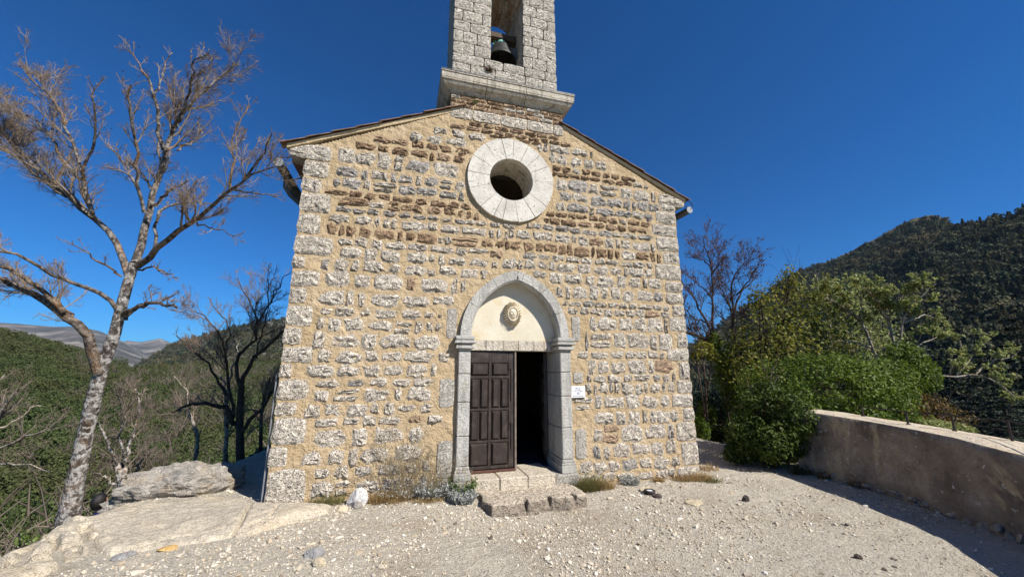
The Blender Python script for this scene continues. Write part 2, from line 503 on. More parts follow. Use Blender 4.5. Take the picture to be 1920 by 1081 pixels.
def leaf_mat(name, stops, trans=0.35, patch=None, patch_scale=0.5, rough=0.6):
    m = bpy.data.materials.new(name)
    m.use_nodes = True
    nt = m.node_tree
    b = nt.nodes['Principled BSDF']
    b.inputs['Roughness'].default_value = rough
    b.inputs['Specular IOR Level'].default_value = 0.3
    c = ramp(nt, rnd(nt), stops)
    if patch:
        c = mix(nt, ramp(nt, noise(nt, pos(nt), patch_scale, 4, 0.6), [(0.42, (0, 0, 0)), (0.62, (0.8,)*3)]), c, patch)
    nt.links.new(c, b.inputs['Base Color'])
    t = nd(nt, 'ShaderNodeBsdfTranslucent')
    nt.links.new(c, t.inputs['Color'])
    mx = nd(nt, 'ShaderNodeMixShader')
    mx.inputs[0].default_value = trans
    nt.links.new(b.outputs[0], mx.inputs[1])
    nt.links.new(t.outputs[0], mx.inputs[2])
    nt.links.new(mx.outputs[0], nt.nodes['Material Output'].inputs['Surface'])
    return m
M['leaf_green'] = leaf_mat('green_leaves', [(0, (0.025, 0.05, 0.006)), (0.6, (0.085, 0.14, 0.014)), (1, (0.19, 0.25, 0.03))], 0.35, (0.13, 0.17, 0.016), 0.8)
M['leaf_yellow'] = leaf_mat('yellow_green_leaves', [(0, (0.08, 0.10, 0.014)), (0.5, (0.21, 0.21, 0.03)), (1, (0.40, 0.34, 0.06))], 0.45, (0.11, 0.14, 0.025), 0.6)
M['leaf_lime'] = leaf_mat('lime_leaves', [(0, (0.14, 0.17, 0.045)), (0.6, (0.29, 0.32, 0.10)), (1, (0.42, 0.42, 0.17))], 0.45)
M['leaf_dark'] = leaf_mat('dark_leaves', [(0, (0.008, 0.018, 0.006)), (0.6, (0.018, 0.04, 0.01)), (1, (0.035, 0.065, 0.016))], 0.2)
M['leaf_shade'] = leaf_mat('shaded_green_leaves', [(0, (0.014, 0.030, 0.005)), (0.6, (0.05, 0.088, 0.012)), (1, (0.13, 0.175, 0.025))], 0.3, (0.085, 0.11, 0.014), 1.5)  # shade on the left front of the bush, put into a darker leaf colour
M['leaf_rust'] = leaf_mat('rust_leaves', [(0, (0.06, 0.06, 0.015)), (0.5, (0.13, 0.085, 0.02)), (1, (0.20, 0.11, 0.03))], 0.35)
M['leaf_brown'] = leaf_mat('brown_leaves', [(0, (0.05, 0.028, 0.016)), (1, (0.15, 0.085, 0.045))], 0.25)
M['straw'] = leaf_mat('straw', [(0, (0.16, 0.10, 0.035)), (0.5, (0.36, 0.23, 0.09)), (1, (0.52, 0.40, 0.20))], 0.3)
M['weed_stalk'] = simple('weed_stalk', (0.17, 0.125, 0.07), (0.33, 0.27, 0.16), 9, 0.9, 0.1, 0)
M['grass'] = leaf_mat('grass_blades', [(0, (0.07, 0.085, 0.02)), (0.5, (0.16, 0.16, 0.05)), (1, (0.34, 0.27, 0.12))], 0.3)
M['sage'] = leaf_mat('grey_leaves', [(0, (0.16, 0.17, 0.14)), (0.5, (0.32, 0.33, 0.30)), (1, (0.52, 0.51, 0.49))], 0.2)
M['weed'] = leaf_mat('weed_leaves', [(0, (0.06, 0.10, 0.02)), (1, (0.16, 0.22, 0.05))], 0.35)
M['needle'] = leaf_mat('needles', [(0, (0.012, 0.022, 0.014)), (0.7, (0.03, 0.045, 0.028)), (1, (0.075, 0.10, 0.06))], 0.1)
M['far_green'] = leaf_mat('far_green', [(0, (0.03, 0.052, 0.014)), (0.5, (0.06, 0.088, 0.024)), (1, (0.11, 0.135, 0.045))], 0.2, (0.095, 0.09, 0.035), 0.03, 0.9)
M['far_conifer'] = leaf_mat('far_conifer', [(0, (0.025, 0.040, 0.024)), (0.6, (0.06, 0.08, 0.045)), (1, (0.13, 0.14, 0.072))], 0.2, (0.15, 0.12, 0.055), 0.010, 0.9)
M['far_brown'] = leaf_mat('far_brown', [(0, (0.09, 0.07, 0.05)), (0.5, (0.16, 0.13, 0.098)), (1, (0.25, 0.205, 0.16))], 0.15, None, 0.03, 0.9)

def hill_mat(name, a, b_, c_, scale, rock=None, rs=0.004):
    m, nt, b = mat(name, 1.0, 0.0)
    p = pos(nt)
    c = ramp(nt, noise(nt, p, scale, 7, 0.65), [(0.3, a), (0.5, b_), (0.7, c_)])
    if rock:
        c = mix(nt, ramp(nt, noise(nt, pos(nt, 1, 1, 3), rs, 7, 0.7), [(0.5, (0, 0, 0)), (0.62, (0.8,)*3)]), c, rock)
    nt.links.new(c, b.inputs['Base Color'])
    bump(nt, b, noise(nt, p, scale*2.5, 6, 0.7), 0.25/scale*0.1)
    return m
M['mountain'] = hill_mat('mountain_slope', (0.06, 0.058, 0.03), (0.13, 0.115, 0.07), (0.22, 0.195, 0.155), 0.02)
M['green_hill'] = hill_mat('green_hill_slope', (0.02, 0.032, 0.012), (0.04, 0.05, 0.02), (0.07, 0.065, 0.035), 0.04)
M['far_ridge'] = hill_mat('far_ridge_slope', (0.03, 0.034, 0.022), (0.075, 0.066, 0.048), (0.15, 0.125, 0.095), 0.0022, (0.30, 0.26, 0.22), 0.0016)
M['dark_hill'] = hill_mat('dark_hill_slope', (0.022, 0.026, 0.014), (0.045, 0.042, 0.027), (0.09, 0.075, 0.055), 0.012, (0.2, 0.18, 0.15), 0.008)

def parapet_mat():
    m, nt, b = mat('parapet_render', 0.95, 0.15)
    p = pos(nt)
    c = ramp(nt, noise(nt, p, 1.6, 6, 0.62), [(0.35, (0.15, 0.118, 0.09)), (0.55, (0.28, 0.228, 0.175)), (0.75, (0.46, 0.385, 0.295))])
    c = mix(nt, ramp(nt, noise(nt, pos(nt, 1, 1, 0.5), 1.1, 5, 0.65, 0.6), [(0.55, (0, 0, 0)), (0.6, (0.8,)*3)]), c, (0.42, 0.34, 0.23))
    c = mix(nt, ramp(nt, noise(nt, p, 14, 4, 0.6), [(0.64, (0, 0, 0)), (0.70, (0.85,)*3)]), c, (0.55, 0.52, 0.47))
    c = mix(nt, ramp(nt, noise(nt, p, 20, 4, 0.6), [(0.3, (0.6,)*3), (0.42, (0, 0, 0))]), c, (0.075, 0.055, 0.045))
    nt.links.new(c, b.inputs['Base Color'])
    n1 = bump(nt, b, noise(nt, p, 5, 5), 0.06)
    bump(nt, b, noise(nt, p, 28, 4), 0.02, 1, n1)
    return m
M['parapet'] = parapet_mat()
M['coping'] = rock_mat('coping_render', (0.62, 0.53, 0.40), (0.46, 0.39, 0.29), (0.58, 0.43, 0.28), 5, 0.03)

# ------------------------------------------------------------------ ground
PLAZA = np.array([(-6.3, -14), (-5.95, -4), (-5.85, -1.6), (-5.8, -.5), (-5.65, .15), (-5.45, .8), (-5.35, 2.0), (-4.9, 4), (-4.6, 16),
                  (6.6, 16), (6.8, 6), (7.2, 1.0), (7.55, -.4), (7.0, -2.9), (6.6, -3.9), (5.6, -5.6), (4.6, -7.5), (4.4, -14)])
def poly_sd(x, y, P):
    """signed distance, negative inside."""
    d = np.full(x.shape, 1e18)
    ins = np.zeros(x.shape, bool)
    n = len(P)
    for i in range(n):
        a, b = P[i], P[(i+1) % n]
        e = b-a
        wx, wy = x-a[0], y-a[1]
        t = np.clip((wx*e[0]+wy*e[1])/(e@e), 0, 1)
        d = np.minimum(d, (wx-e[0]*t)**2+(wy-e[1]*t)**2)
        c = (a[1] > y) != (b[1] > y)
        xi = (b[0]-a[0])*(y-a[1])/((b[1]-a[1]) if b[1] != a[1] else 1e-9)+a[0]
        ins ^= c & (x < xi)
    d = np.sqrt(d)
    return np.where(ins, -d, d)
PRD = [0, .35, .9, 2.6, 4.0, 8, 16, 50, 100, 200, 400, 1000, 14000]
PRZ = [0, -.75, -1.1, -1.35, -5, -10, -15, -24, -32, -42, -47, -50, -60]
def ground_z(x, y):
    x, y = np.asarray(x, float), np.asarray(y, float)
    d = poly_sd(x, y, PLAZA)
    z = -.285-.022*np.clip(x, -5, 6)
    z = z+0.05*fbm(x*1.0, y*1.0, 0, 5, 3)+.012*fbm(x*6, y*6, 0, 2, 13)-.13*np.exp(-((x-.15)/1.6)**2-((y+1.1)/.75)**2)
    o = np.clip(d, 0, None)
    drop = np.interp(o, PRD, PRZ)
    z = z+drop+np.where(o > 0, fbm(x*.35, y*.35, 0, 4, 9)*np.clip(o*.35, 0, 2.5), 0)
    z = z+np.where(o > 20, fbm(x*.03, y*.03, 0, 4, 19)*np.clip((o-20)*.12, 0, 14), 0)
    return z
rr = np.concatenate([[.0008, .06], np.arange(0.15, 13, .13), 13*np.power(12000/13, np.linspace(0, 1, 120))[1:]])
na = 420
th = np.linspace(0, 2*np.pi, na, endpoint=False)
gx = (rr[:, None]*np.cos(th)).ravel()
gy = (rr[:, None]*np.sin(th)).ravel()-1.0
gz = ground_z(gx, gy)
V = np.vstack([np.column_stack([gx, gy, gz]), [[0, -1, float(ground_z(np.array([0.]), np.array([-1.]))[0])]]])
i = np.arange(len(rr)-1)[:, None]*na
j = np.arange(na)[None]
F = np.stack([i+j, i+na+j, i+na+(j+1) % na, i+(j+1) % na], -1).reshape(-1, 4)
ground = obj('ground', V, F, M['ground'], smooth=True)
tag(ground, kind='structure')
def gz1(x, y):
    return float(ground_z(np.array([x]), np.array([y]))[0])

# ------------------------------------------------------------------ hills (each at its own distance, with its own body behind the crest)
def ridge(name, crest, r_crest, r_foot, z_foot, material, amp=0.05, nscale=6.0, rows=70, cols=260, back=0.5, seed=0, curve=1.0):
    az = np.array([azel(*p)[0] for p in crest])
    el = np.array([azel(*p)[1] for p in crest])
    A = np.linspace(az[0], az[-1], cols)
    E = np.interp(A, az, el)
    rc = r_crest*(1+0.10*fbm(A*4, 0*A, 3.3, 3, seed))
    zc = CAM[2]+np.tan(E)*rc
    t = np.concatenate([np.linspace(0, 1, rows), 1+np.linspace(0, 1, 14)[1:]*back])
    V = np.zeros((len(t), cols, 3))
    for k, tt in enumerate(t):
        if tt <= 1:
            r = r_foot+(rc-r_foot)*tt
            z = z_foot+(zc-z_foot)*(tt**curve)
            win = math.sin(math.pi*tt)**0.7
        else:
            r = rc*(1+(tt-1))
            z = zc-(zc-z_foot)*((tt-1)/back)**1.4
            win = min(1.0, (tt-1)*2)
        H = np.abs(zc-z_foot)
        f = fbm(A*nscale, np.full_like(A, tt*2.2), 1.7, 6, seed+5, 0.55)
        rid = 1-2*np.abs(fbm(A*nscale*.8+3, np.full_like(A, tt*1.4)+A*nscale*.35, 4.1, 4, seed+8))*2
        z = z+H*amp*(f*2+0.7*(rid-0.6))*win
        jag = H*0.012*fbm(A*160, np.full_like(A, tt*60), 0, 3, seed+2) 
        V[k, :, 0] = CAM[0]+np.sin(A)*r
        V[k, :, 1] = CAM[1]+np.cos(A)*r
        V[k, :, 2] = z+jag
    n, m = len(t), cols
    i = np.arange(n-1)[:, None]*m
    j = np.arange(m-1)[None]
    F = np.stack([i+j, i+j+1, i+m+j+1, i+m+j], -1).reshape(-1, 4)
    o = obj(name, V.reshape(-1, 3), F, material, smooth=True)
    tag(o, kind='structure')
    return V
MOUNT = ridge('mountain', [(1150, 735), (1240, 690), (1290, 652), (1350, 610), (1400, 575), (1450, 540), (1500, 510), (1560, 487), (1600, 468), (1640, 448), (1680, 425), (1712, 409), (1745, 403), (1765, 408), (1788, 426), (1810, 424), (1835, 425), (1870, 416), (1895, 410), (1920, 402), (2000, 370), (2200, 320), (2600, 300)],
              1150, 150, -45, M['mountain'], 0.06, 7, 110, 320, 0.5, 21, 1.15)
FAR = ridge('far_ridge', [(-500, 640), (-200, 612), (-60, 603), (0, 605), (40, 607), (100, 612), (150, 612), (185, 620), (215, 632), (250, 650), (300, 672), (420, 700)],
            7500, 3000, -100, M['far_ridge'], 0.10, 14, 70, 260, 0.4, 33)
ridge('blue_ridge', [(100, 690), (180, 662), (215, 645), (240, 638), (262, 641), (300, 634), (330, 646), (370, 660), (450, 690)],
      8300, 5000, -100, M['far_ridge'], 0.10, 14, 50, 200, 0.3, 35)
DARK = ridge('dark_hill', [(180, 720), (250, 690), (330, 643), (380, 628), (430, 615), (480, 604), (530, 597), (600, 588), (720, 580), (900, 600), (1150, 700)],
             1500, 380, -50, M['dark_hill'], 0.07, 9, 80, 260, 0.5, 41)
GREEN = ridge('green_hill', [(-600, 590), (-300, 620), (-100, 636), (0, 642), (60, 650), (120, 667), (180, 690), (250, 705), (350, 700), (500, 695), (700, 700)],
              330, 70, -33, M['green_hill'], 0.07, 5, 90, 260, 0.6, 52)

# ------------------------------------------------------------------ instanced growth and gravel (nobody could count them)
def protos(name, datas):
    c = bpy.data.collections.new(name)
    for d in datas:
        o = bpy.data.objects.new(d.name, d)
        c.objects.link(o)
    return c
def scatter(name, P, scl, rot, coll, kind='stuff'):
    me = bpy.data.meshes.new(name)
    P = np.asarray(P, np.float32)
    me.vertices.add(len(P))
    me.vertices.foreach_set('co', P.ravel())
    a = me.attributes.new('scl', 'FLOAT_VECTOR', 'POINT')
    a.data.foreach_set('vector', np.asarray(scl, np.float32).ravel())
    a = me.attributes.new('rot', 'FLOAT_VECTOR', 'POINT')
    a.data.foreach_set('vector', np.asarray(rot, np.float32).ravel())
    o = put(bpy.data.objects.new(name, me))
    g = bpy.data.node_groups.new(name, 'GeometryNodeTree')
    g.interface.new_socket('Geometry', in_out='INPUT', socket_type='NodeSocketGeometry')
    g.interface.new_socket('Geometry', in_out='OUTPUT', socket_type='NodeSocketGeometry')
    gi, go = g.nodes.new('NodeGroupInput'), g.nodes.new('NodeGroupOutput')
    ci = g.nodes.new('GeometryNodeCollectionInfo')
    ci.inputs['Collection'].default_value = coll
    ci.inputs['Separate Children'].default_value = True
    ci.inputs['Reset Children'].default_value = True
    ip = g.nodes.new('GeometryNodeInstanceOnPoints')
    ip.inputs['Pick Instance'].default_value = True
    na_ = []
    for nm in ('scl', 'rot'):
        q = g.nodes.new('GeometryNodeInputNamedAttribute')
        q.data_type = 'FLOAT_VECTOR'
        q.inputs['Name'].default_value = nm
        na_.append(q)
    rv = g.nodes.new('FunctionNodeRandomValue')
    rv.data_type = 'INT'
    for s in rv.inputs:
        if s.name == 'Max' and s.type == 'INT': s.default_value = 50
    e2r = g.nodes.new('FunctionNodeEulerToRotation')
    L = g.links.new
    L(gi.outputs[0], ip.inputs['Points'])
    L(ci.outputs[0], ip.inputs['Instance'])
    L([s for s in rv.outputs if s.type == 'INT'][0], ip.inputs['Instance Index'])
    L(na_[0].outputs['Attribute'], ip.inputs['Scale'])
    L(na_[1].outputs['Attribute'], e2r.inputs[0])
    L(e2r.outputs[0], ip.inputs['Rotation'])
    L(ip.outputs[0], go.inputs[0])
    md = o.modifiers.new('scatter', 'NODES')
    md.node_group = g
    o['kind'] = kind
    return o

def leaf_quads(P, N, size, aspect=0.55, seed=0):
    """one pointed diamond leaf (two triangles as a quad) per point, facing N."""
    rg = np.random.default_rng(seed)
    n = len(P)
    N = N/(np.linalg.norm(N, axis=1, keepdims=True)+1e-9)
    a = rg.normal(size=(n, 3))
    A = np.cross(N, a); A /= np.linalg.norm(A, axis=1, keepdims=True)+1e-9
    B = np.cross(N, A)
    s = np.asarray(size).reshape(-1, 1)*np.ones((n, 1))
    fold = N*s*0.15
    V = np.stack([P-A*s, P-B*s*aspect+fold, P+A*s, P+B*s*aspect+fold], 1).reshape(-1, 3)
    F = np.arange(n*4).reshape(n, 4)
    return V, F
def clump_cloud(n, centers, radii, seed=0, shell=0.55):
    """points through the volume of several lumpy clumps, denser near the outside; returns points, outward normals."""
    rg = np.random.default_rng(seed)
    C_, R_ = np.asarray(centers, float), np.asarray(radii, float)
    wgt = (R_[:, 0]*R_[:, 1]+R_[:, 1]*R_[:, 2]+R_[:, 0]*R_[:, 2])
    k = rg.choice(len(C_), n, p=wgt/wgt.sum())
    d = rg.normal(size=(n, 3)); d /= np.linalg.norm(d, axis=1, keepdims=True)
    rad = shell+(1-shell)*rg.random(n)**0.6
    lump = 1+0.55*fbm(d[:, 0]*2.3+k*7.1, d[:, 1]*2.3, d[:, 2]*2.3, 3, seed)*2*0.6
    gap = fbm(d[:, 0]*4+k*3.3, d[:, 1]*4, d[:, 2]*4, 2, seed+4)
    keep = gap > -0.09
    rad = np.where(rg.random(n) < .07, rad*rg.uniform(1.0, 1.4, n), rad)
    P = C_[k]+d*R_[k]*(rad*lump)[:, None]
    nrm = d+0.9*rg.normal(size=(n, 3))
    return P[keep], nrm[keep]
def blob_tree_data(name, m, n, seed, conifer=False, twiggy=False, leaf=0.09):
    rg = np.random.default_rng(seed)
    if twiggy:
        # a bare crown: sprays of twigs spreading from a short stem
        L, Q = [], []
        for k in range(n):
            a = rg.random()*6.28
            el = rg.uniform(.25, 1.5)
            base = np.array([0, 0, rg.uniform(.1, .45)])
            d = np.array([math.cos(a)*math.cos(el), math.sin(a)*math.cos(el), math.sin(el)])
            l = rg.uniform(.35, .75)*(0.7+0.5*math.sin(el))
            b = base+d*l
            for q in range(4):
                s0 = base+(b-base)*rg.uniform(.35, 1)
                e = s0+(d+rg.normal(size=3)*.6)*rg.uniform(.1, .3)
                Q.append([s0, (s0+e)/2+rg.normal(size=3)*.02, e])
            Q.append([base, (base+b)/2+rg.normal(size=3)*.03, b])
        Q = np.array(Q)
        Rr = np.tile(np.array([.0085, .006, .003]), (len(Q), 1))
        V, F = tubes(Q, Rr, 3)
        return mesh_data(name, V, F, m)
    if conifer:
        h = rg.random(n)**0.75
        a = rg.random(n)*6.283
        lay = np.floor(h*9+rg.random(n)*.5)
        r = (1-h)**.8*.34*(0.75+0.45*np.sin(a*3+lay*2.1))*(0.45+.55*rg.random(n)**.5)
        P = np.column_stack([np.cos(a)*r, np.sin(a)*r, h*1.0-r*.25])
        N = np.column_stack([np.cos(a)*.4, np.sin(a)*.4, np.ones(n)])+rg.normal(size=(n, 3))*.5
        V, F = leaf_quads(P, N, leaf*(0.6+.8*rg.random(n)), .45, seed)
        return mesh_data(name, V, F, m)
    cs = rg.normal(size=(9, 3))*np.array([.2, .2, .16])+np.array([0, 0, .55])
    P, N = clump_cloud(n, cs, np.tile([.24, .24, .2], (9, 1))*rg.uniform(.7, 1.25, (9, 1)), seed, .6)
    V, F = leaf_quads(P, N, leaf*(0.6+.8*rg.random(len(P))), .6, seed)
    return mesh_data(name, V, F, m)
round_c = protos('round_crowns', [blob_tree_data('round_crown', M['far_green'], 2500, s, leaf=.032) for s in (1, 2, 3)])
con_c = protos('conifer_crowns', [blob_tree_data('conifer_crown', M['far_conifer'], 420, s, True, leaf=.075) for s in (4, 5)]
               + [blob_tree_data('oak_crown', M['far_conifer'], 420, 6, leaf=.085)])
bare_c = protos('bare_crowns', [blob_tree_data('bare_crown', M['far_brown'], 46, s, twiggy=True) for s in (7, 8, 9)])

def on_ridge(Vg, n, lo, hi, seed, azr=None):
    """n random surface points of a ridge grid between row fractions lo..hi, evenly spread in ground area."""
    rg = np.random.default_rng(seed)
    rows, cols, _ = Vg.shape
    i = rg.random(n)**0.75*(hi-lo)+lo
    i = i*(rows-15)
    j = rg.random(n)*(cols-2)
    if azr is not None:
        j = (azr[0]+(azr[1]-azr[0])*rg.random(n))*(cols-2)
    a, b = i.astype(int), j.astype(int)
    u, v = (i-a)[:, None], (j-b)[:, None]
    return (Vg[a, b]*(1-u)*(1-v)+Vg[a+1, b]*u*(1-v)+Vg[a, b+1]*(1-u)*v+Vg[a+1, b+1]*u*v)
def wood(name, P, smin, smax, coll, seed, squash=(1, 1)):
    rg = np.random.default_rng(seed)
    s = rg.uniform(smin, smax, len(P))
    S = np.column_stack([s*rg.uniform(.8, 1.25, len(P)), s*rg.uniform(.8, 1.25, len(P)), s*rg.uniform(squash[0], squash[1], len(P))])
    Rt = np.column_stack([rg.normal(size=len(P))*.06, rg.normal(size=len(P))*.06, rg.random(len(P))*6.28])
    P = P.copy(); P[:, 2] -= s*.08
    return scatter(name, P, S, Rt, coll)
def annulus(n, r0, r1, a0, a1, seed, minout=4.0):
    rg = np.random.default_rng(seed)
    r = np.sqrt(rg.random(n)*(r1**2-r0**2)+r0**2)
    a = np.radians(rg.uniform(a0, a1, n))
    x, y = CAM[0]+np.sin(a)*r, CAM[1]+np.cos(a)*r
    d = poly_sd(x, y, PLAZA)
    k = d > minout
    x, y = x[k], y[k]
    return np.column_stack([x, y, ground_z(x, y)])
SPUR = ridge('mountain_spur', [(1380, 740), (1440, 690), (1500, 640), (1560, 596), (1620, 560), (1680, 520), (1730, 482), (1770, 448), (1800, 430), (1835, 424), (1870, 415), (1920, 400), (2000, 366), (2200, 300), (2600, 260)],
             760, 150, -45, M['mountain'], 0.08, 8, 90, 240, 0.5, 25, 1.1)
_mp = on_ridge(MOUNT, 15000, .04, 1, 61)
_keep = (_mp[:, 2] < 262+70*fbm(_mp[:, 0]*.012, _mp[:, 1]*.012, 0, 3, 5)+60*(np.random.default_rng(3).random(len(_mp))-.5)) & (fbm(_mp[:, 0]*.008, _mp[:, 1]*.008, 0, 4, 15) > -.16)
_mp = np.vstack([_mp[_keep], on_ridge(SPUR, 8000, .04, 1, 66)])
tag(wood('mountain_forest', _mp, 4.5, 13, con_c, 62, (.9, 1.4)), 'dark forest covering the steep mountain slope', 'forest')
tag(wood('dark_hill_forest', on_ridge(DARK, 5000, .0, 1, 63), 8, 14, con_c, 64, (.8, 1.2)), 'dark scrub forest on the hill behind the bare trees', 'forest')
tag(wood('green_hill_forest', on_ridge(GREEN, 7000, 0.0, 1, 65), 3.5, 9.0, round_c, 66, (.8, 1.15)), 'green woodland covering the near hillside', 'forest')
tag(wood('bare_woodland', np.vstack([on_ridge(GREEN, 330, .1, .9, 67, (.38, 1)), annulus(42, 30, 80, -45, 5, 68, 16)]), 5.5, 9.5, bare_c, 69, (.85, 1.2)), 'leafless brown trees on the slope below the chapel', 'woodland')
tag(wood('slope_scrub', np.vstack([annulus(1300, 16, 130, -60, 20, 70, 8), annulus(700, 16, 160, 25, 100, 71, 8)]), 2.6, 5.0, round_c, 72, (.7, 1.0)), 'green scrub growing on the slopes below the terrace', 'scrub')
tag(wood('valley_conifers', annulus(420, 30, 190, 42, 100, 73, 14), 9, 15, con_c, 74, (1.0, 1.5)), 'dark conifers in the valley beyond the parapet', 'forest')

# ------------------------------------------------------------------ the chapel
chapel = empty('chapel', (0, 6, -0.3))
tag(chapel, 'rubble stone chapel with a round window, pointed doorway and bell tower', 'chapel')
OC = (-0.07, 5.29)                       # centre of the round window
ARC, ARR = 0.237, 1.047                  # pointed arch: offset of the two centres and inner radius
SPRING = 2.24
def arch_pts(r, n=10, x0=0.02):
    """points of the pointed arch of radius r from left springing over the apex to the right springing."""
    amax = math.acos(ARC/r)
    L = [(x0+ARC-r*math.cos(a), SPRING+r*math.sin(a)) for a in np.linspace(0, amax, n)]
    Rr = [(x0-ARC+r*math.cos(a), SPRING+r*math.sin(a)) for a in np.linspace(amax, 0, n)]
    return L+Rr[1:]
def verge_z(x):
    return 5.36+.448*(4.02-abs(x))
def wall_sheet(name, y, flip, matname, parent, zb=-.7):
    arch = arch_pts(ARR+.1)
    outer = [(-3.70, zb), (arch[0][0], zb)]+arch+[(arch[-1][0], zb), (3.70, zb), (3.70, 5.16), (3.98, 5.28)]
    outer += [(1.07, verge_z(1.07)-.02), (1.07, 6.96), (-1.30, 6.96), (-1.30, verge_z(1.30)-.02), (-3.98, 5.28), (-3.70, 5.16)]
    hole = [(OC[0]+.62*math.cos(a), OC[1]+.62*math.sin(a)) for a in np.linspace(0, 2*math.pi, 40, endpoint=False)]
    tri = tessellate_polygon([[Vector((x, z, 0)) for x, z in outer], [Vector((x, z, 0)) for x, z in hole]])
    pts = outer+hole
    F = [t[::-1] if flip else t for t in tri]
    return obj(name, [(x, y, z) for x, z in pts], F, M[matname], parent)
def mortar_y(x, z):
    """how far the pointing stands out (towards the viewer) at a place on the front."""
    return .001+.020*fbm(x*5.5, z*5.5, 0, 3, 51)+.016*fbm(x*17, z*17, 0, 2, 52)
gxs, gzs = np.arange(-4.05, 4.06, .027), np.arange(-.7, 7.0, .027)
GX, GZ = np.meshgrid(gxs, gzs, indexing='ij')
_arch = arch_pts(ARR+.1)
OUT = np.array([(-3.70, -.7), (_arch[0][0], -.7)]+_arch+[(_arch[-1][0], -.7), (3.70, -.7), (3.70, 5.16), (3.98, 5.28), (1.07, verge_z(1.07)-.02), (1.07, 6.96),
                (-1.30, 6.96), (-1.30, verge_z(1.30)-.02), (-3.98, 5.28), (-3.70, 5.16)])
_sd = poly_sd(GX, GZ, OUT)
ok_ = (_sd < .005) & (np.hypot(GX-OC[0], GZ-OC[1]) > .60)
idx = -np.ones(GX.shape, int)
idx[ok_] = np.arange(ok_.sum())
V = np.column_stack([GX[ok_], -mortar_y(GX[ok_], GZ[ok_]), GZ[ok_]])
a_, b_, c_, d_ = idx[:-1, :-1], idx[1:, :-1], idx[1:, 1:], idx[:-1, 1:]
full = (a_ >= 0) & (b_ >= 0) & (c_ >= 0) & (d_ >= 0)
front = obj('front_wall', V, np.stack([a_[full], b_[full], c_[full], d_[full]], -1), M['mortar'], chapel, True)
wall_sheet('wall_core', .05, True, 'mortar', chapel)
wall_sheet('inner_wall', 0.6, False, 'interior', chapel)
b = MB()
b.box(-3.70, -3.15, .302, 12.0, -1.2, 5.3).box(3.15, 3.70, .302, 12.0, -1.2, 5.3).box(-3.14, 3.14, 11.5, 12, -1.2, 5.3)
b.add([(-3.7, 11.9, 5.3), (3.7, 11.9, 5.3), (0, 11.9, 7.1)], [(0, 1, 2)])
b.obj('side_wall', M['mortar'], chapel)
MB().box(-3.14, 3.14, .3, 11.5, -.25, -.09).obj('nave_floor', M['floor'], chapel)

# ---- stones
def stone_mesh(name, x0, x1, z0, z1, proud, m, rough=0.5, skirt=0.03, ybase=0.0, seed=0, square=4.0, left_face=False, amp=1.0, rim=.002):
    rg = np.random.default_rng(seed)
    cx, cz, hx, hz = (x0+x1)/2, (z0+z1)/2, (x1-x0)/2, (z1-z0)/2
    n = 12
    base = [(-1, -.45), (-.97, -.93), (-.5, -1), (.1, -1), (.6, -1), (.97, -.93), (1, -.3), (1, .35), (.97, .93), (.45, 1), (-.25, 1), (-.97, .93)]
    out = np.array(base)+rg.normal(size=(n, 2))*np.array([min(.14, .011/hx), min(.14, .011/hz)])*rough*2.0
    cut = 1-(.04+rg.random(n)*.20)*rough
    for k in (1, 5, 8, 11): out[k] *= cut[k]
    e = min(.035, .30*min(hx, hz))
    rings = [(1.0, skirt, 0), (1.0, rim, 0), (1.0-e/max(hx, hz)*1.1, -proud*.8, .5), (.5, -proud*1.05, 1.0)]
    V = []
    for s, y, nz in rings:
        for k in range(n):
            sx = 1-(1-s)*max(hx, hz)/hx*(1 if s > .6 else hx/max(hx, hz)) if s < 1 else 1
            sz = 1-(1-s)*max(hx, hz)/hz*(1 if s > .6 else hz/max(hx, hz)) if s < 1 else 1
            V.append((cx+out[k, 0]*hx*sx, ybase+y+rg.normal()*.010*nz*amp+rg.normal()*.006*(nz > 0)*amp, cz+out[k, 1]*hz*sz))
    V.append((cx+rg.normal()*hx*.1, ybase-proud*1.1+rg.normal()*.008*amp, cz+rg.normal()*hz*.1))
    F = []
    for r in range(3):
        for k in range(n):
            F.append((r*n+k, r*n+(k+1) % n, (r+1)*n+(k+1) % n, (r+1)*n+k))
    c = len(V)-1
    F += [(3*n+k, 3*n+(k+1) % n, c) for k in range(n)]
    return V, F
STONES = []           # (area in view, verts, faces, material)
def add_stone(x0, x1, z0, z1, m, proud=None, seed=None, weight=1.0, **k):
    seed = len(STONES)*13+5 if seed is None else seed
    if proud is None: proud = random.uniform(.017, .028)
    V, F = stone_mesh('s', x0, x1, z0, z1, proud, m, seed=seed, **k)
    STONES.append([(x1-x0)*(z1-z0)*weight, V, F, m])

WHITE, GREY, BROWN, MIX = 'limestone', 'grey_stone', 'brown_stone', 'mix'
ROWS_L = [(5.82, 5.70, BROWN), (5.65, 5.51, BROWN), (5.48, 5.18, WHITE), (5.14, 4.95, GREY), (4.92, 4.76, GREY), (4.70, 4.59, BROWN), (4.57, 4.42, BROWN),
          (4.39, 4.30, GREY), (4.26, 4.09, WHITE), (4.06, 3.87, BROWN), (3.85, 3.70, WHITE), (3.68, 3.48, WHITE), (3.47, 3.27, WHITE), (3.23, 2.99, WHITE),
          (2.93, 2.69, WHITE), (2.65, 2.52, WHITE), (2.48, 2.28, WHITE), (2.24, 1.99, WHITE), (1.96, 1.79, WHITE), (1.75, 1.56, WHITE), (1.53, 1.40, WHITE),
          (1.38, 1.18, WHITE), (1.16, .97, WHITE), (.95, .82, WHITE), (.78, .53, WHITE), (.48, .26, WHITE), (.24, .08, WHITE), (.04, -.16, WHITE)]
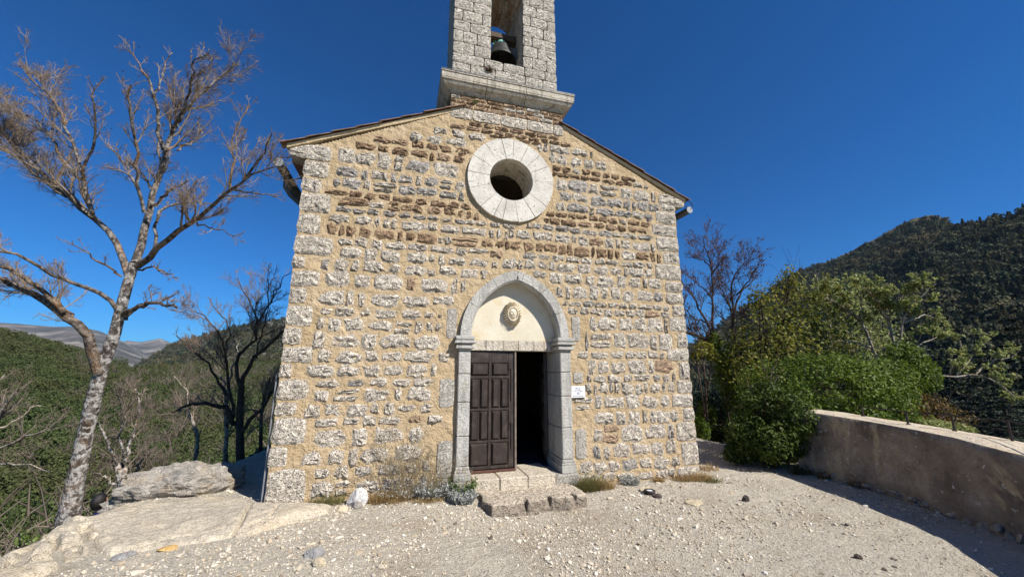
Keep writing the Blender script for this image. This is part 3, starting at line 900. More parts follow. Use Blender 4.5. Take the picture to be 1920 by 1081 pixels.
ROWS_R = [(6.22, 6.05, WHITE), (6.02, 5.81, WHITE), (5.76, 5.65, BROWN), (5.63, 5.53, BROWN), (5.49, 5.25, WHITE), (5.20, 5.01, GREY), (4.96, 4.79, GREY), (4.75, 4.65, BROWN),
          (4.61, 4.49, BROWN), (4.46, 4.34, GREY), (4.30, 4.11, WHITE), (4.07, 3.88, BROWN), (3.85, 3.73, WHITE), (3.71, 3.53, WHITE), (3.50, 3.29, WHITE),
          (3.25, 3.01, WHITE), (2.96, 2.86, WHITE), (2.83, 2.70, WHITE), (2.67, 2.41, WHITE), (2.37, 2.06, WHITE), (2.01, 1.87, WHITE), (1.84, 1.59, WHITE),
          (1.57, 1.44, WHITE), (1.41, 1.23, WHITE), (1.19, .95, WHITE), (.89, .67, WHITE), (.64, .36, WHITE), (.31, .09, WHITE), (.05, -.14, WHITE), (-.17, -.31, WHITE)]
QL = [(4.87, 5.17, -3.32), (4.6, 4.85, -3.41), (4.23, 4.59, -3.24), (3.86, 4.21, -3.36), (3.5, 3.83, -3.14), (3.27, 3.48, -3.53), (2.97, 3.24, -3.29), (2.7, 2.95, -3.45),
      (2.34, 2.67, -3.34), (2.05, 2.32, -3.46), (1.78, 2.03, -3.28), (1.55, 1.77, -3.54), (1.23, 1.53, -3.29), (1.0, 1.2, -3.42), (.59, .98, -3.26), (.28, .575, -3.47), (-.35, .265, -3.19)]
QR = [(5.06, 5.25, 3.33), (4.76, 5.05, 3.19), (4.48, 4.745, 3.07), (4.14, 4.47, 3.16), (3.87, 4.125, 3.28), (3.51, 3.86, 3.07), (3.26, 3.49, 3.3), (3.0, 3.24, 3.29), (2.74, 2.985, 3.41),
      (2.42, 2.725, 3.31), (2.1, 2.405, 3.48), (1.84, 2.085, 3.19), (1.47, 1.825, 3.46), (1.2, 1.46, 3.37), (.94, 1.19, 3.23), (.67, .93, 3.46), (.31, .665, 3.27), (-.13, .30, 3.34), (-.5, -.14, 3.21)]
def blocked(x0, x1, z0, z1):
    # round window surround
    nx, nz = min(max(OC[0], x0), x1), min(max(OC[1], z0), z1)
    if math.hypot(nx-OC[0], nz-OC[1]) < .885: return True
    # doorway
    if z0 < 2.26 and x1 > -1.07 and x0 < 1.11: return True
    if z1 > 2.2:
        for x in (x0, x1, (x0+x1)/2):
            for z in (max(z0, SPRING), max(z1, SPRING)):
                dl = math.hypot(x-.02-ARC, z-SPRING)
                dr = math.hypot(x-.02+ARC, z-SPRING)
                if max(dl, dr) < ARR+.235: return True
    # gable
    for x in (x0, x1):
        if z1 > verge_z(x)-.16: return True
    if x1 > 1.04 and x0 < 1.36 and z0 < 1.42 and z1 > 1.13: return x0 < 1.06   # room for the plaque
    return False
def quoin_lim(z, Q, side):
    best = 3.4*side
    for a, b_, x in Q:
        if a-.03 <= z <= b_+.03:
            best = min(best, x) if side > 0 else max(best, x)
    if z > 5.05: best = 3.36*side if z < 5.25 else 3.7*side
    return best
TAILS = [(-1.22, -1.05, 2.20, 2.72), (-1.30, -1.06, 1.06, 1.52), (-1.30, -1.06, -.02, .54), (1.13, 1.30, 2.20, 2.66), (1.13, 1.32, 1.43, 1.62), (1.13, 1.34, .12, .62)]
def tail_hit(x0, x1, z0, z1):
    return any(x0 < t[1]+.03 and x1 > t[0]-.03 and z0 < t[3]+.03 and z1 > t[2]-.03 for t in TAILS)
for (a, b_, c, d) in TAILS:
    add_stone(a, b_, c, d, 'tooled', .020, rough=.15, amp=.2, rim=-.012)
def fill(rows, side):
    for ri, (zt, zb, kind) in enumerate(rows):
        h = zt-zb
        zc = (zt+zb)/2
        split = random.uniform(-.25, .2)
        end = quoin_lim(zc, QL if side < 0 else QR, side)
        lo, hi = (end+.06, split) if side < 0 else (split, end-.05)
        if zc > 5.3: 
            lim = 4.02-(zt+.16-5.36)/.448
            lo, hi = max(lo, -lim), min(hi, lim)
        x = lo+random.uniform(0, .05)
        while x < hi-.05:
            tall = False
            if kind == BROWN and h > .14 and random.random() < .45:
                wd = h*random.uniform(.45, .9); tall = True
            elif random.random() < .2 and h > .16:
                wd = max(.10, h*random.uniform(.5, .75)); tall = True
            else:
                wd = random.choice((1, 1, 1, 1.3))*max(.15, h*random.uniform(.85, 2.0))*(1 if h > .17 else 1.3)
            wd = min(wd, .48)
            if x+wd > hi: wd = hi-x
            gap = random.uniform(.02, .075) if side < 0 else random.uniform(.008, .04)
            if 3.6 < zc < 4.5: gap *= .8
            if zc > 4.6: gap *= .75
            if side < 0 and zc < 1.6: gap *= 1.35
            if wd > .06:
                s = random.uniform(.86, 1.16) if side < 0 else random.uniform(.94, 1.18)
                if x > -1.6 and side < 0 and 2.2 < zc < 4: s *= random.uniform(.6, 1)
                hh = h*s
                zo = zc+random.uniform(-1, 1)*(h-hh)*.5+random.uniform(-.008, .008)
                m = kind
                if kind == BROWN and random.random() < .14: m = 'tan_brick' if random.random() < .6 else WHITE
                elif kind == GREY and random.random() < .25: m = WHITE
                elif kind == WHITE and random.random() < .03: m = 'tan_brick' if random.random() < .25 else GREY
                pieces = [(x, x+wd, zo-hh/2, zo+hh/2)]
                if hh > .17 and wd > .12 and random.random() < .07:
                    c = zo+random.uniform(-.02, .02)
                    pieces = [(x, x+wd*random.uniform(.8, 1), zo-hh/2, c-.012), (x, x+wd, c+.012, zo+hh/2)]
                for p in pieces:
                    if not blocked(*p) and not tail_hit(*p):
                        add_stone(*p, m, rough=random.uniform(.55, 1.0))
                    else:
                        # smaller stones close up to the dressed work
                        w2 = wd*.45
                        for q in ((p[0], p[0]+w2), (p[1]-w2, p[1])):
                            if w2 > .07 and not blocked(q[0], q[1], p[2], p[3]) and not tail_hit(q[0], q[1], p[2], p[3]):
                                add_stone(q[0], q[1], p[2]+.01, p[3]-.01, m, rough=.9)
            x += wd+gap
fill(ROWS_L, -1)
fill(ROWS_R, 1)
# gable top: white rubble at left of the window, then brick-brown courses under the pier
for zt, zb, xa, xb_, m in [(6.02, 5.84, -2.35, -1.0, WHITE), (6.20, 6.04, -1.95, -.55, WHITE), (6.02, 5.86, -.95, -.62, WHITE)]:
    x = xa
    while x < xb_:
        wd = random.uniform(.2, .42)
        if not blocked(x, x+wd, zb, zt): add_stone(x, x+wd, zb, zt, m, rough=.8)
        x += wd+random.uniform(.03, .08)
for zt, zb, xa, xb_ in [(6.44, 6.345, -1.28, 1.1), (6.33, 6.235, -1.55, 1.4), (6.22, 6.175, -.5, .45)]:
    x = xa
    while x < xb_:
        wd = random.uniform(.16, .34)
        if not blocked(x, x+wd, zb, zt): add_stone(x, x+wd, zb, zt, 'tan_brick' if random.random() < .75 else BROWN, .024, rough=.4)
        x += wd+random.uniform(.012, .03)
# corner stones
for Q, s in ((QL, -1), (QR, 1)):
    for a, b_, x in Q:
        e = s*(3.715+random.uniform(-.012, .012))
        x0, x1 = (e, x) if s < 0 else (x, e)
        add_stone(x0, x1, a+.008, b_-.008, WHITE, random.uniform(.022, .035), weight=3, rough=.3, skirt=.30, rim=-.008)
for s in (-1, 1):   # eaves stones reaching out under the roof, and the stone beside each
    for xa, xb_, za, zb in ((3.30, 3.97, 5.19, 5.47),):
        V, F = stone_mesh('k', min(s*xa, s*xb_), max(s*xa, s*xb_), za, zb, .03, WHITE, seed=90+s, rough=.25, skirt=.3, rim=-.008)
        V = [(x, y, z-max(0, abs(x)-3.72)*-.1 if z < 5.3 else min(z, verge_z(x)-.06)) for x, y, z in V]
        STONES.append([9, V, F, WHITE])
add_stone(-3.2, -2.92, 5.2, 5.5, WHITE, rough=.4)

# ---- tower
def course(zs, xa, xb_, wmin, wmax, m, y=0.0, gap=.012, proud=.012, off=0):
    k = 0
    for zb, zt in zs:
        x = xa
        first = True
        while x < xb_-.02:
            wd = random.uniform(wmin, wmax)*(0.6 if first and (k+off) % 2 else 1)
            if xb_-(x+wd) < wmin*.6: wd = xb_-x
            mm = m if isinstance(m, str) else random.choice(m)
            add_stone(x+gap/2, x+wd-gap/2, zb+gap/2, zt-gap/2, mm, random.uniform(proud*.6, proud*1.4), weight=1.6, rough=.16, skirt=.06, ybase=y, amp=.55, rim=-.003)
            x += wd
            first = False
        k += 1
tower = MB()
tower.box(-1.29, -.505, .02, 1.13, 7.3, 11.4).box(.195, .955, .02, 1.13, 7.3, 11.4).box(-.504, .194, .021, 1.129, 7.3, 7.93).box(-.504, .194, .021, 1.129, 10.05, 11.4)
tower.box(-1.295, 1.065, .02, 1.13, 5.9, 6.975)
tw = tower.obj('bell_tower', M['joint'], chapel)
course([(6.46, 6.70)], -1.30, 1.07, .34, .62, WHITE, y=-.014)
course([(6.70, 6.80), (6.80, 6.89), (6.89, 6.98)], -1.30, 1.07, .17, .34, ['tan_brick', 'tan_brick', BROWN, 'ashlar'], gap=.018, y=-.012)
zs = [7.30, 7.52, 7.73, 7.95, 8.22, 8.50, 8.74, 9.02, 9.27, 9.55, 9.80, 10.1, 10.4, 10.75, 11.05, 11.4]
course(list(zip(zs[:3], zs[1:4])), -1.295, .96, .36, .68, 'ashlar')
course(list(zip(zs[3:], zs[4:])), -1.295, -.505, .26, .52, 'ashlar')
course(list(zip(zs[3:], zs[4:])), .195, .96, .26, .50, 'ashlar', off=1)
# side faces and the inner faces of the bell opening (turned copies of the same kind of block)
def side_blocks(xf, facing, ya, yb_, zlist, m='ashlar'):
    for k, (zb, zt) in enumerate(zip(zlist[:-1], zlist[1:])):
        y = ya
        while y < yb_-.02:
            wd = random.uniform(.3, .6)*(0.6 if y == ya and k % 2 else 1)
            if yb_-(y+wd) < .2: wd = yb_-y
            V, F = stone_mesh('s', y+.006, y+wd-.006, zb+.006, zt-.006, .012, m, seed=len(STONES)*7+3, rough=.16, skirt=.05, amp=.5, rim=-.003)
            # local (x, y, z) -> along y, outwards along x
            if facing < 0:   # outward is -x
                V = [(xf+v[1], (ya+yb_)-v[0], v[2]) for v in V]
            else:
                V = [(xf-v[1], v[0], v[2]) for v in V]
            STONES.append([wd*(zt-zb)*.7, V, F, m])
            y += wd
side_blocks(-1.29, -1, .02, 1.13, zs)
side_blocks(.955, 1, .02, 1.13, zs)
side_blocks(.195, -1, .03, 1.12, zs[3:11])
side_blocks(-.505, 1, .03, 1.12, zs[3:11])
# barrel soffit of the bell opening: rows of voussoirs
for k in range(9):
    a0, a1 = math.pi*k/9, math.pi*(k+1)/9
    for ya, yb_ in ((.0, .38), (.39, .74), (.75, 1.13)):
        q = MB()
        pr = [(-.155+r*math.cos(a), 9.70+r*math.sin(a)*.85) for r, a in ((.335, a0+.012), (.335, a1-.012), (.6, a1-.012), (.6, a0+.012))]
        q.prism(pr, ya+random.uniform(0, .01), yb_)
        STONES.append([.05, q.V, q.F, 'ashlar' if (k+int(ya*3)) % 3 else 'tan_brick'])
# cap of the tower above the picture
q = MB()
q.box(-1.42, 1.09, -.12, 1.27, 11.4, 11.56, .02)
q.add([(-1.35, -.08, 11.561), (1.02, -.08, 11.561), (1.02, 1.22, 11.561), (-1.35, 1.22, 11.561), (-.165, .57, 12.4)], [(0, 1, 4), (1, 2, 4), (2, 3, 4), (3, 0, 4)])
q.obj('tower_cap', M['cornice'], chapel)
# cornice: moulded blocks, mitred round the front and both sides
PROF = [(.0, 6.985), (.035, 6.985), (.04, 7.015), (.055, 7.02), (.075, 7.045), (.085, 7.06), (.10, 7.063), (.14, 7.09), (.165, 7.125), (.168, 7.15), (.19, 7.155), (.195, 7.185), (.20, 7.19), (.20, 7.30), (.215, 7.303), (.215, 7.322), (.0, 7.335)]
def cornice_piece(name, xa, xb_, mitre_l=False, mitre_r=False):
    V, F = [], []
    for o, z in PROF:
        V.append((xa-(o if mitre_l else 0), -o, z))
    for o, z in PROF:
        V.append((xb_+(o if mitre_r else 0), -o, z))
    n = len(PROF)
    F += [(i, i+1, n+i+1, n+i) for i in range(n-1)]
    F += [tuple(range(n))[::-1], tuple(range(n, 2*n))]
    return obj(name, V, F, M['cornice'], chapel)
X0, X1 = -1.30, 1.06
cornice_piece('cornice_block', X0, -.62, True, False)
cornice_piece('cornice_block', -.608, .20)
cornice_piece('cornice_block', .212, X1, False, True)
for s, xx in ((-1, X0), (1, X1)):
    n = len(PROF)
    V = [(xx+s*o, -o, z) for o, z in PROF]+[(xx+s*o, 1.14+o, z) for o, z in PROF]
    F = [(i, n+i, n+i+1, i+1) if s < 0 else (i, i+1, n+i+1, n+i) for i in range(n-1)]
    F += [tuple(range(n, 2*n))]
    obj('cornice_side', V, F, M['cornice'], chapel)
MB().box(X0+.01, X1-.01, .03, 1.13, 6.98, 7.31).obj('cornice_core', M['cornice'], chapel)
# dark lead flashing that shows as a thin line along the top front edge
q = MB(); q.box(X0-.21, X1+.21, -.212, -.17, 7.336, 7.352); q.obj('flashing', M['zinc'], chapel)

# ---- round window: wedge stones of the ring, two rows of lining stones inside
cuts = [4, 27, 46, 66, 87, 104, 128, 152, 176, 199, 226, 246, 258, 279, 303, 326]
for k, a in enumerate(cuts):
    b2 = cuts[(k+1) % len(cuts)]+(360 if k == len(cuts)-1 else 0)
    aa = np.radians(np.linspace(a+.35, b2-.35, 5))
    ro = .865+random.uniform(-.008, .008)
    out = [(OC[0]+ro*math.cos(t), OC[1]+ro*math.sin(t)) for t in aa]+[(OC[0]+.435*math.cos(t), OC[1]+.435*math.sin(t)) for t in aa[::-1]]
    q = MB(); q.prism(out, -.065+random.uniform(-.004, .004), .06)
    q.obj('window_voussoir', M['ring'], chapel)
for row, (ya, yb_) in enumerate(((.062, .34), (.345, .62))):
    for k in range(10):
        a0, a1 = 36*k+18*row+.6, 36*(k+1)+18*row-.6
        aa = np.radians(np.linspace(a0, a1, 5))
        ri = .437+random.uniform(0, .006)
        out = [(OC[0]+.62*math.cos(t), OC[1]+.62*math.sin(t)) for t in aa]+[(OC[0]+ri*math.cos(t), OC[1]+ri*math.sin(t)) for t in aa[::-1]]
        q = MB(); q.prism(out, ya, yb_)
        q.obj('window_lining_stone', M['cornice'], chapel)

# ---- pointed arch
def arch_stone(side, a0, a1, ro, ri=ARR, y0=-.085, y1=.60):
    aa = np.linspace(a0, a1, 6)
    f = (lambda r, a: (.02+side*(-ARC+r*math.cos(a)), SPRING+r*math.sin(a)))
    out = [f(ro, a) for a in aa]+[f(ri, a) for a in aa[::-1]]
    ch = [f(ro, a) for a in aa]+[f(ri+.035, a) for a in aa[::-1]]
    V, F = [], []
    n = len(out)
    V += [(x, y0, z) for x, z in ch]+[(x, y0+.035, z) for x, z in out]+[(x, y1, z) for x, z in out]
    F.append(tuple(range(n)))
    for r in range(2):
        F += [(r*n+i, r*n+(i+1) % n, (r+1)*n+(i+1) % n, (r+1)*n+i) for i in range(n)]
    o = obj('arch_stone', V, F, M['dressed'], chapel)
    bm = bmesh.new(); bm.from_mesh(o.data); bmesh.ops.recalc_face_normals(bm, faces=bm.faces); bm.to_mesh(o.data); bm.free()
am_i = math.acos(ARC/(ARR+.1))
for side, cutsA in ((-1, [0, .36, .72, 1.0]), (1, [0, .30, .62, .92, 1.0])):
    for c, d in zip(cutsA[:-1], cutsA[1:]):
        arch_stone(side, c*am_i+.004, d*am_i-.003 if d < 1 else am_i+.02*(side < 0)-.012*(side > 0), ARR+.20)

# ---- jambs with caps and bases
def moulded(prof, xa, xb_, y0, y1, name, m):
    """stack of slabs that each stand out by p on the front and on both sides."""
    q = MB()
    for p, za, zb in prof:
        q.box(xa-p, xb_+p, y0-p, y1, za, zb, .008)
    return q.obj(name, m, chapel)
for s in (-1, 1):
    xa, xb_ = (-1.01, -.805) if s < 0 else (.845, 1.055)
    cutz = [.14, .60, 1.14, 1.60, 1.985] if s < 0 else [.14, .66, 1.20, 1.62, 1.985]
    for za, zb in zip(cutz[:-1], cutz[1:]):
        MB().box(xa, xb_, -.085, .60, za+.003, zb-.003, .012).obj('jamb_stone', M['dressed'], chapel)
    moulded([(.035, -.075, .045), (.022, .045, .085), (.010, .085, .138)], xa, xb_, -.085, .60, 'jamb_base', M['dressed'])
    moulded([(.006, 1.985, 2.02), (.055, 2.02, 2.075), (.02, 2.075, 2.11), (.08, 2.11, 2.155), (.05, 2.155, 2.175), (.062, 2.175, 2.24)], xa, xb_, -.085, .60, 'jamb_capital', M['dressed'])
# ---- tympanum and its lintel blocks
ap = arch_pts(ARR+.05, 14)
V = [(x, .155, z) for x, z in ap if z > SPRING-.001]
V = [(ap[0][0], .155, 2.185), *[(x, .155, z) for x, z in ap], (ap[-1][0], .155, 2.185)]
n = len(V)
V += [(x, .40, z) for x, y, z in V]
F = [tuple(range(n))[::-1], tuple(range(n, 2*n))]+[(i, (i+1) % n, (i+1) % n+n, i+n) for i in range(n)]
tym = obj('tympanum', V, F, M['plaster'], chapel)
bm = bmesh.new(); bm.from_mesh(tym.data); bmesh.ops.recalc_face_normals(bm, faces=bm.faces); bm.to_mesh(tym.data); bm.free()
xs = [-.82, -.49, -.17, .12, .42, .62, .86]
for xa, xb_ in zip(xs[:-1], xs[1:]):
    MB().box(xa+.003, xb_-.003, .150+random.uniform(-.003, .003), .42, 2.003, 2.182, .006).obj('lintel_block', M['cornice'], chapel)
# ---- sunburst medallion with a face
med = MB()
mc = (-.007, 2.675)
med.prism([(mc[0]+.125*math.cos(a), mc[1]+.175*math.sin(a)) for a in np.linspace(0, 2*math.pi, 28, endpoint=False)], .085, .16)
M['relief'] = simple('relief_stone', (0.56, 0.48, 0.34), (0.70, 0.63, 0.49), 20, 0.9, 0.2, 0.006)
medo = med.obj('medallion', M['relief'], chapel)
for k in range(26):
    a = 2*math.pi*(k+.5)/26
    ca, sa = math.cos(a), math.sin(a)
    q = MB()
    r0x, r0z, r1x, r1z = .105, .15, .172+.008*(k % 2), .222+.01*(k % 2)
    wd = .019
    def P(t, o):
        x = mc[0]+(r0x+(r1x-r0x)*t)*ca-o*sa
        z = mc[1]+(r0z+(r1z-r0z)*t)*sa+o*ca
        return x, z
    V = []
    for t, hw, y in ((0, wd*.8, .075), (.55, wd, .065), (1.0, wd*.35, .095)):
        for o in (-hw, hw): x, z = P(t, o); V.append((x, .156, z))
        x, z = P(t, 0); V.append((x, y-.018, z))
    F = [(0, 3, 5, 2), (2, 5, 4, 1), (3, 6, 8, 5), (5, 8, 7, 4), (6, 7, 8), (0, 2, 1)]
    obj('medallion_ray', V, F, M['relief'], medo)
q = MB()
nn = 24
for r, y in ((1.0, .082), (.95, .055), (.84, .055), (.78, .082)):
    for i in range(nn):
        a = 2*math.pi*i/nn
        q.V.append((mc[0]+.108*r*math.cos(a), y, mc[1]+.14*r*math.sin(a)))
for r in range(3):
    q.F += [(r*nn+i, r*nn+(i+1) % nn, (r+1)*nn+(i+1) % nn, (r+1)*nn+i) for i in range(nn)]
q.obj('medallion_rim', M['relief'], medo)
# the face: a rounded mask with brow, nose, eyes and mouth worked into one surface
V, F = [], []
na_, nb_ = 22, 24
for i in range(na_+1):
    for k in range(nb_+1):
        u, v = -1+2*i/na_, -1+2*k/nb_
        # map the square on the oval
        x, z = u*math.sqrt(1-v*v/2), v*math.sqrt(1-u*u/2)
        d = max(0.0, 1-x*x-z*z)
        h = .052*math.sqrt(d)
        h += .020*math.exp(-(x/.10)**2)*math.exp(-((z+.02)/.22)**2)
        for sx in (-.34, .34):
            h -= .013*math.exp(-((x-sx)/.15)**2-((z-.14)/.09)**2)
            h += .010*math.exp(-((x-sx)/.22)**2-((z-.33)/.07)**2)
            h += .006*math.exp(-((x-sx*1.2)/.18)**2-((z+.2)/.16)**2)
        h -= .010*math.exp(-(x/.22)**2-((z+.42)/.05)**2)
        h += .006*math.exp(-(x/.2)**2-((z+.5)/.05)**2)
        V.append((mc[0]+.075*x, .083-h, mc[1]+.005+.098*z))
for i in range(na_):
    for k in range(nb_):
        a = i*(nb_+1)+k
        F.append((a, a+nb_+1, a+nb_+2, a+1))
obj('medallion_face', V, F, M['relief'], medo, smooth=True)

# ---- threshold
xs = [-.74, -.30, .17, .66]
for k, (xa, xb_) in enumerate(zip(xs[:-1], xs[1:])):
    MB().box(xa+.003, xb_-.003, -.19+random.uniform(-.01, .01), .595, -.30, -.052+.004*k, .014).obj('threshold_slab', M['sill'], chapel)
MB().box(.664, 1.12, -.16, .5, -.34, -.076, .02).obj('threshold_slab', M['tooled'], chapel)
MB().box(-1.1, -.745, -.15, .5, -.34, -.076, .02).obj('threshold_slab', M['tooled'], chapel)

# ---- door: left leaf shut, right leaf swung into the nave
DW, DH = .86, 2.03
def door_leaf(name, y, swing, hinge_x, flip, label):
    root = MB()
    root.box(0, DW, 0, .045, 0, DH, .004)
    def xf(V):
        ca, sa = math.cos(swing), math.sin(swing)
        return [(hinge_x+(x*ca-(yy)*sa)*flip, y+x*sa+yy*ca, -.04+z) for x, yy, z in V]
    o = obj(name, xf(root.V), root.F, M['door'], chapel)
    o['label'] = label
    q = MB()
    for a, b_ in ((0, .045), (.375, .425), (.745, DW)):   # stiles and rails standing proud
        q.box(a, b_, -.022, .001, .05, DH-.003, .004)
    for a, b_ in ((.05, .10), (.475, .515), (1.005, 1.045), (1.555, 1.60), (1.83, DH-.003)):
        for xa, xb_ in ((.046, .374), (.426, .744)):
            q.box(xa, xb_, -.021, .001, a, b_, .004)
    obj('door_frame', xf(q.V), q.F, M['door'], o)
    def panel(xa, xb_, za, zb):
        p = MB()
        d, e = .045, .03
        V = [(xa, -.001, za), (xb_, -.001, za), (xb_, -.001, zb), (xa, -.001, zb), (xa+e, -d, za+e), (xb_-e, -d, za+e), (xb_-e, -d, zb-e), (xa+e, -d, zb-e)]
        p.add(V, [(0, 1, 5, 4), (1, 2, 6, 5), (2, 3, 7, 6), (3, 0, 4, 7), (4, 5, 6, 7)])
        obj('door_panel', xf(p.V), p.F, M['door'], o)
    for xa, xb_ in ((.05, .37), (.43, .74)):
        panel(xa+.004, xb_-.004, .105, .47)
        panel(xa+.004, xb_-.004, 1.605, 1.825)
        for za, zb in ((.52, 1.0), (1.05, 1.55)):
            m_ = (xa+xb_)/2
            panel(xa+.004, m_-.010, za, zb)
            panel(m_+.010, xb_-.004, za, zb)
    for za, zb in ((.35, .78), (1.15, 1.72)):
        h = MB()
        h.tube([(.79, -.035, za), (.79, -.035, zb)], .007, 6)
        h.tube([(.79, -.035, zb-.01), (.775, -.04, zb+.02), (.765, -.035, zb-.01)], .007, 6)
        obj('bolt_rod', xf(h.V), h.F, M['iron'], o)
    return o
leaf = door_leaf('door_leaf', .20, 0.03, -.80, 1, 'closed left door leaf of dark brown panelled wood')
q = MB(); q.box(-.795, .065, .17, .205, -.045, -.005, .006); q.obj('weather_board', M['sill_red'], leaf)
q = MB(); q.box(.052, .085, .172, .26, -.04, 1.99, .004); q.obj('meeting_stile', simple('worn_wood', (.12, .09, .07), (.24, .19, .15), 20, .7, .3, .003), leaf)
door_leaf('door_leaf', .62, 1.84, .80, -1, 'right door leaf standing open inside the dark nave')

# ---- roof, verge tiles, eaves, gutters
V, F = [], []
n, m_ = 60, 26
for s in (-1, 1):
    base = len(V)
    for i in range(n):
        y = .12+i*11.95/(n-1)
        for k in range(m_):
            t = k/(m_-1)
            x = s*(4.08*(1-t))
            z = 5.42+.448*4.08*t+.03+.035*abs(math.sin(i*math.pi/2+.6))-.012*((k*1.0) % 2)
            V.append((x, y, z))
    for i in range(n-1):
        for k in range(m_-1):
            a = base+i*m_+k
            F.append((a, a+1, a+m_+1, a+m_))
roof = obj('roof', V, F, M['tile'], chapel)
q = MB()
for s in (-1, 1):
    q.add([(s*4.0, -.012, 5.345), (s*1.06, -.012, verge_z(1.06)-.03), (s*1.06, -.03, verge_z(1.06)+.035), (s*4.0, -.03, 5.405),
           (s*4.0, 11.98, 5.33), (s*.0, 11.98, 7.10), (s*0, 11.98, 7.17), (s*4.0, 11.98, 5.405), (s*0, 1.14, 7.10), (s*0, 1.14, 7.17), (s*1.06, 1.14, verge_z(1.06)-.05), (s*1.06, 1.14, verge_z(1.06)+.035)],
          [(0, 1, 2, 3), (0, 4, 5, 8, 10, 1), (3, 2, 11, 9, 6, 7), (0, 3, 7, 4)])
q.obj('verge_mortar', M['verge'], chapel)
def canal_tile(L=.46, r0=.10, r1=.085):
    V, F = [], []
    n = 8
    for j, (t, r) in enumerate(((0, r0), (1, r1))):
        for rr_ in (r, r-.016):
            for i in range(n+1):
                a = math.pi*i/n
                V.append((t*L, rr_*math.cos(a)*1.0, rr_*math.sin(a)*.46))
    k = n+1
    for i in range(n):
        F += [(i, i+1, 2*k+i+1, 2*k+i), (k+i+1, k+i, 3*k+i, 3*k+i+1), (i+1, i, k+i, k+i+1), (2*k+i, 2*k+i+1, 3*k+i+1, 3*k+i)]
    F += [(0, k, 3*k, 2*k), (k-1, 3*k-1, 4*k-1, 2*k-1)]
    return V, F
tv, tf = canal_tile()
tile_me = mesh_data('verge_tile', tv, tf, M['tile'])
sl_ = math.atan(.448)
for s in (-1, 1):
    for k in range(8):
        o = bpy.data.objects.new('verge_tile', tile_me)
        dx = 4.10-k*.385
        o.location = (s*dx, .012+random.uniform(-.006, .006), 5.36+.448*(4.02-dx)+.055+random.uniform(-.004, .004))
        o.rotation_euler = Matrix.Rotation(math.pi if s > 0 else 0, 3, 'Z').to_euler()
        rot = Matrix.Rotation(math.pi, 3, 'Z') if s > 0 else Matrix.Identity(3)
        o.rotation_euler = (rot @ Matrix.Rotation(-sl_+.03+random.uniform(-.012, .012), 3, 'Y') @ Matrix.Rotation(random.uniform(-.05, .05), 3, 'X')).to_euler()
        COL.objects.link(o)
        o.parent = roof
        WORLD[o.name] = Vector((0, 0, 0))
for s in (-1, 1):
    q = MB()
    for k in range(4):
        x0, x1 = 3.702+k*.07, 3.72+(k+1)*.07
        q.box(min(s*3.702, s*x1), max(s*3.702, s*x1), .305, 12, 5.0+k*.085, 5.0+(k+1)*.085-.01, .01)
    q.obj('eaves_course', M['soffit'], chapel)
    g = MB()
    gx_, gz_ = s*4.10, (5.06 if s < 0 else 5.17)
    g.tube([(gx_, .0, gz_), (gx_, 12, gz_-.03)], .075, 16, False)
    go = g.obj('gutter', M['zinc'], chapel, True)
    MB().tube([(gx_, -.012, gz_), (gx_, .002, gz_)], .077, 18).obj('gutter_end', M['zinc_light'], go)
    e = MB()
    e.tube([(gx_, .5, gz_-.05), (gx_, .52, gz_-.2), (gx_+s*-.08, .56, gz_-.32), (gx_+s*-.26, .6, gz_-.47), (gx_+s*-.33, .6, gz_-.62), (gx_+s*-.335, .6, -.2)], .05, 12)
    e.obj('downpipe', M['zinc'], go, True)
    br = MB()
    for y in (.12, .9, 1.7):
        br.tube([(gx_-s*.2, y, gz_+.2), (gx_+s*.04, y, gz_+.13), (gx_+s*.085, y, gz_+.02), (gx_, y, gz_-.085), (gx_-s*.085, y, gz_)], .008, 6)
    br.obj('gutter_bracket', M['iron'], go)
q = MB()
q.tube([(4.05, .0, 5.40), (4.13, -.01, 5.36), (4.19, -.01, 5.29), (4.17, -.01, 5.22), (4.11, -.01, 5.18)], .009, 6)
q.obj('cable', M['iron'], chapel)
q = MB(); q.box(-3.762, -3.742, .05, .07, -.25, 1.6); q.obj('corner_strip', simple('dull_steel', (.15, .155, .17), (.22, .225, .24), 12, .6, .4, 0), chapel)
q = MB(); q.box(3.70, 4.0, .55, .95, -.4, .58, .03); q.box(3.70, 4.06, .5, 1.0, .581, .64, .02); q.obj('side_ledge', M['tooled'], chapel)

# ---- hand the stones out: the 290 that show largest are parts, the rest stay real geometry in one part
STONES.sort(key=lambda s: -s[0])
for area, V, F, m in STONES[:290]:
    obj('stone', V, F, M[m], front)
rest = STONES[290:]
mats_ = sorted({s[3] for s in rest})
V, F, mi = [], [], []
for area, v, f, m in rest:
    n = len(V)
    V += list(v)
    F += [tuple(i+n for i in q) for q in f]
    mi += [mats_.index(m)]*len(f)
o = obj('small_stones', V, F, [M[m] for m in mats_], chapel, midx=mi)
o['kind'] = 'stuff'

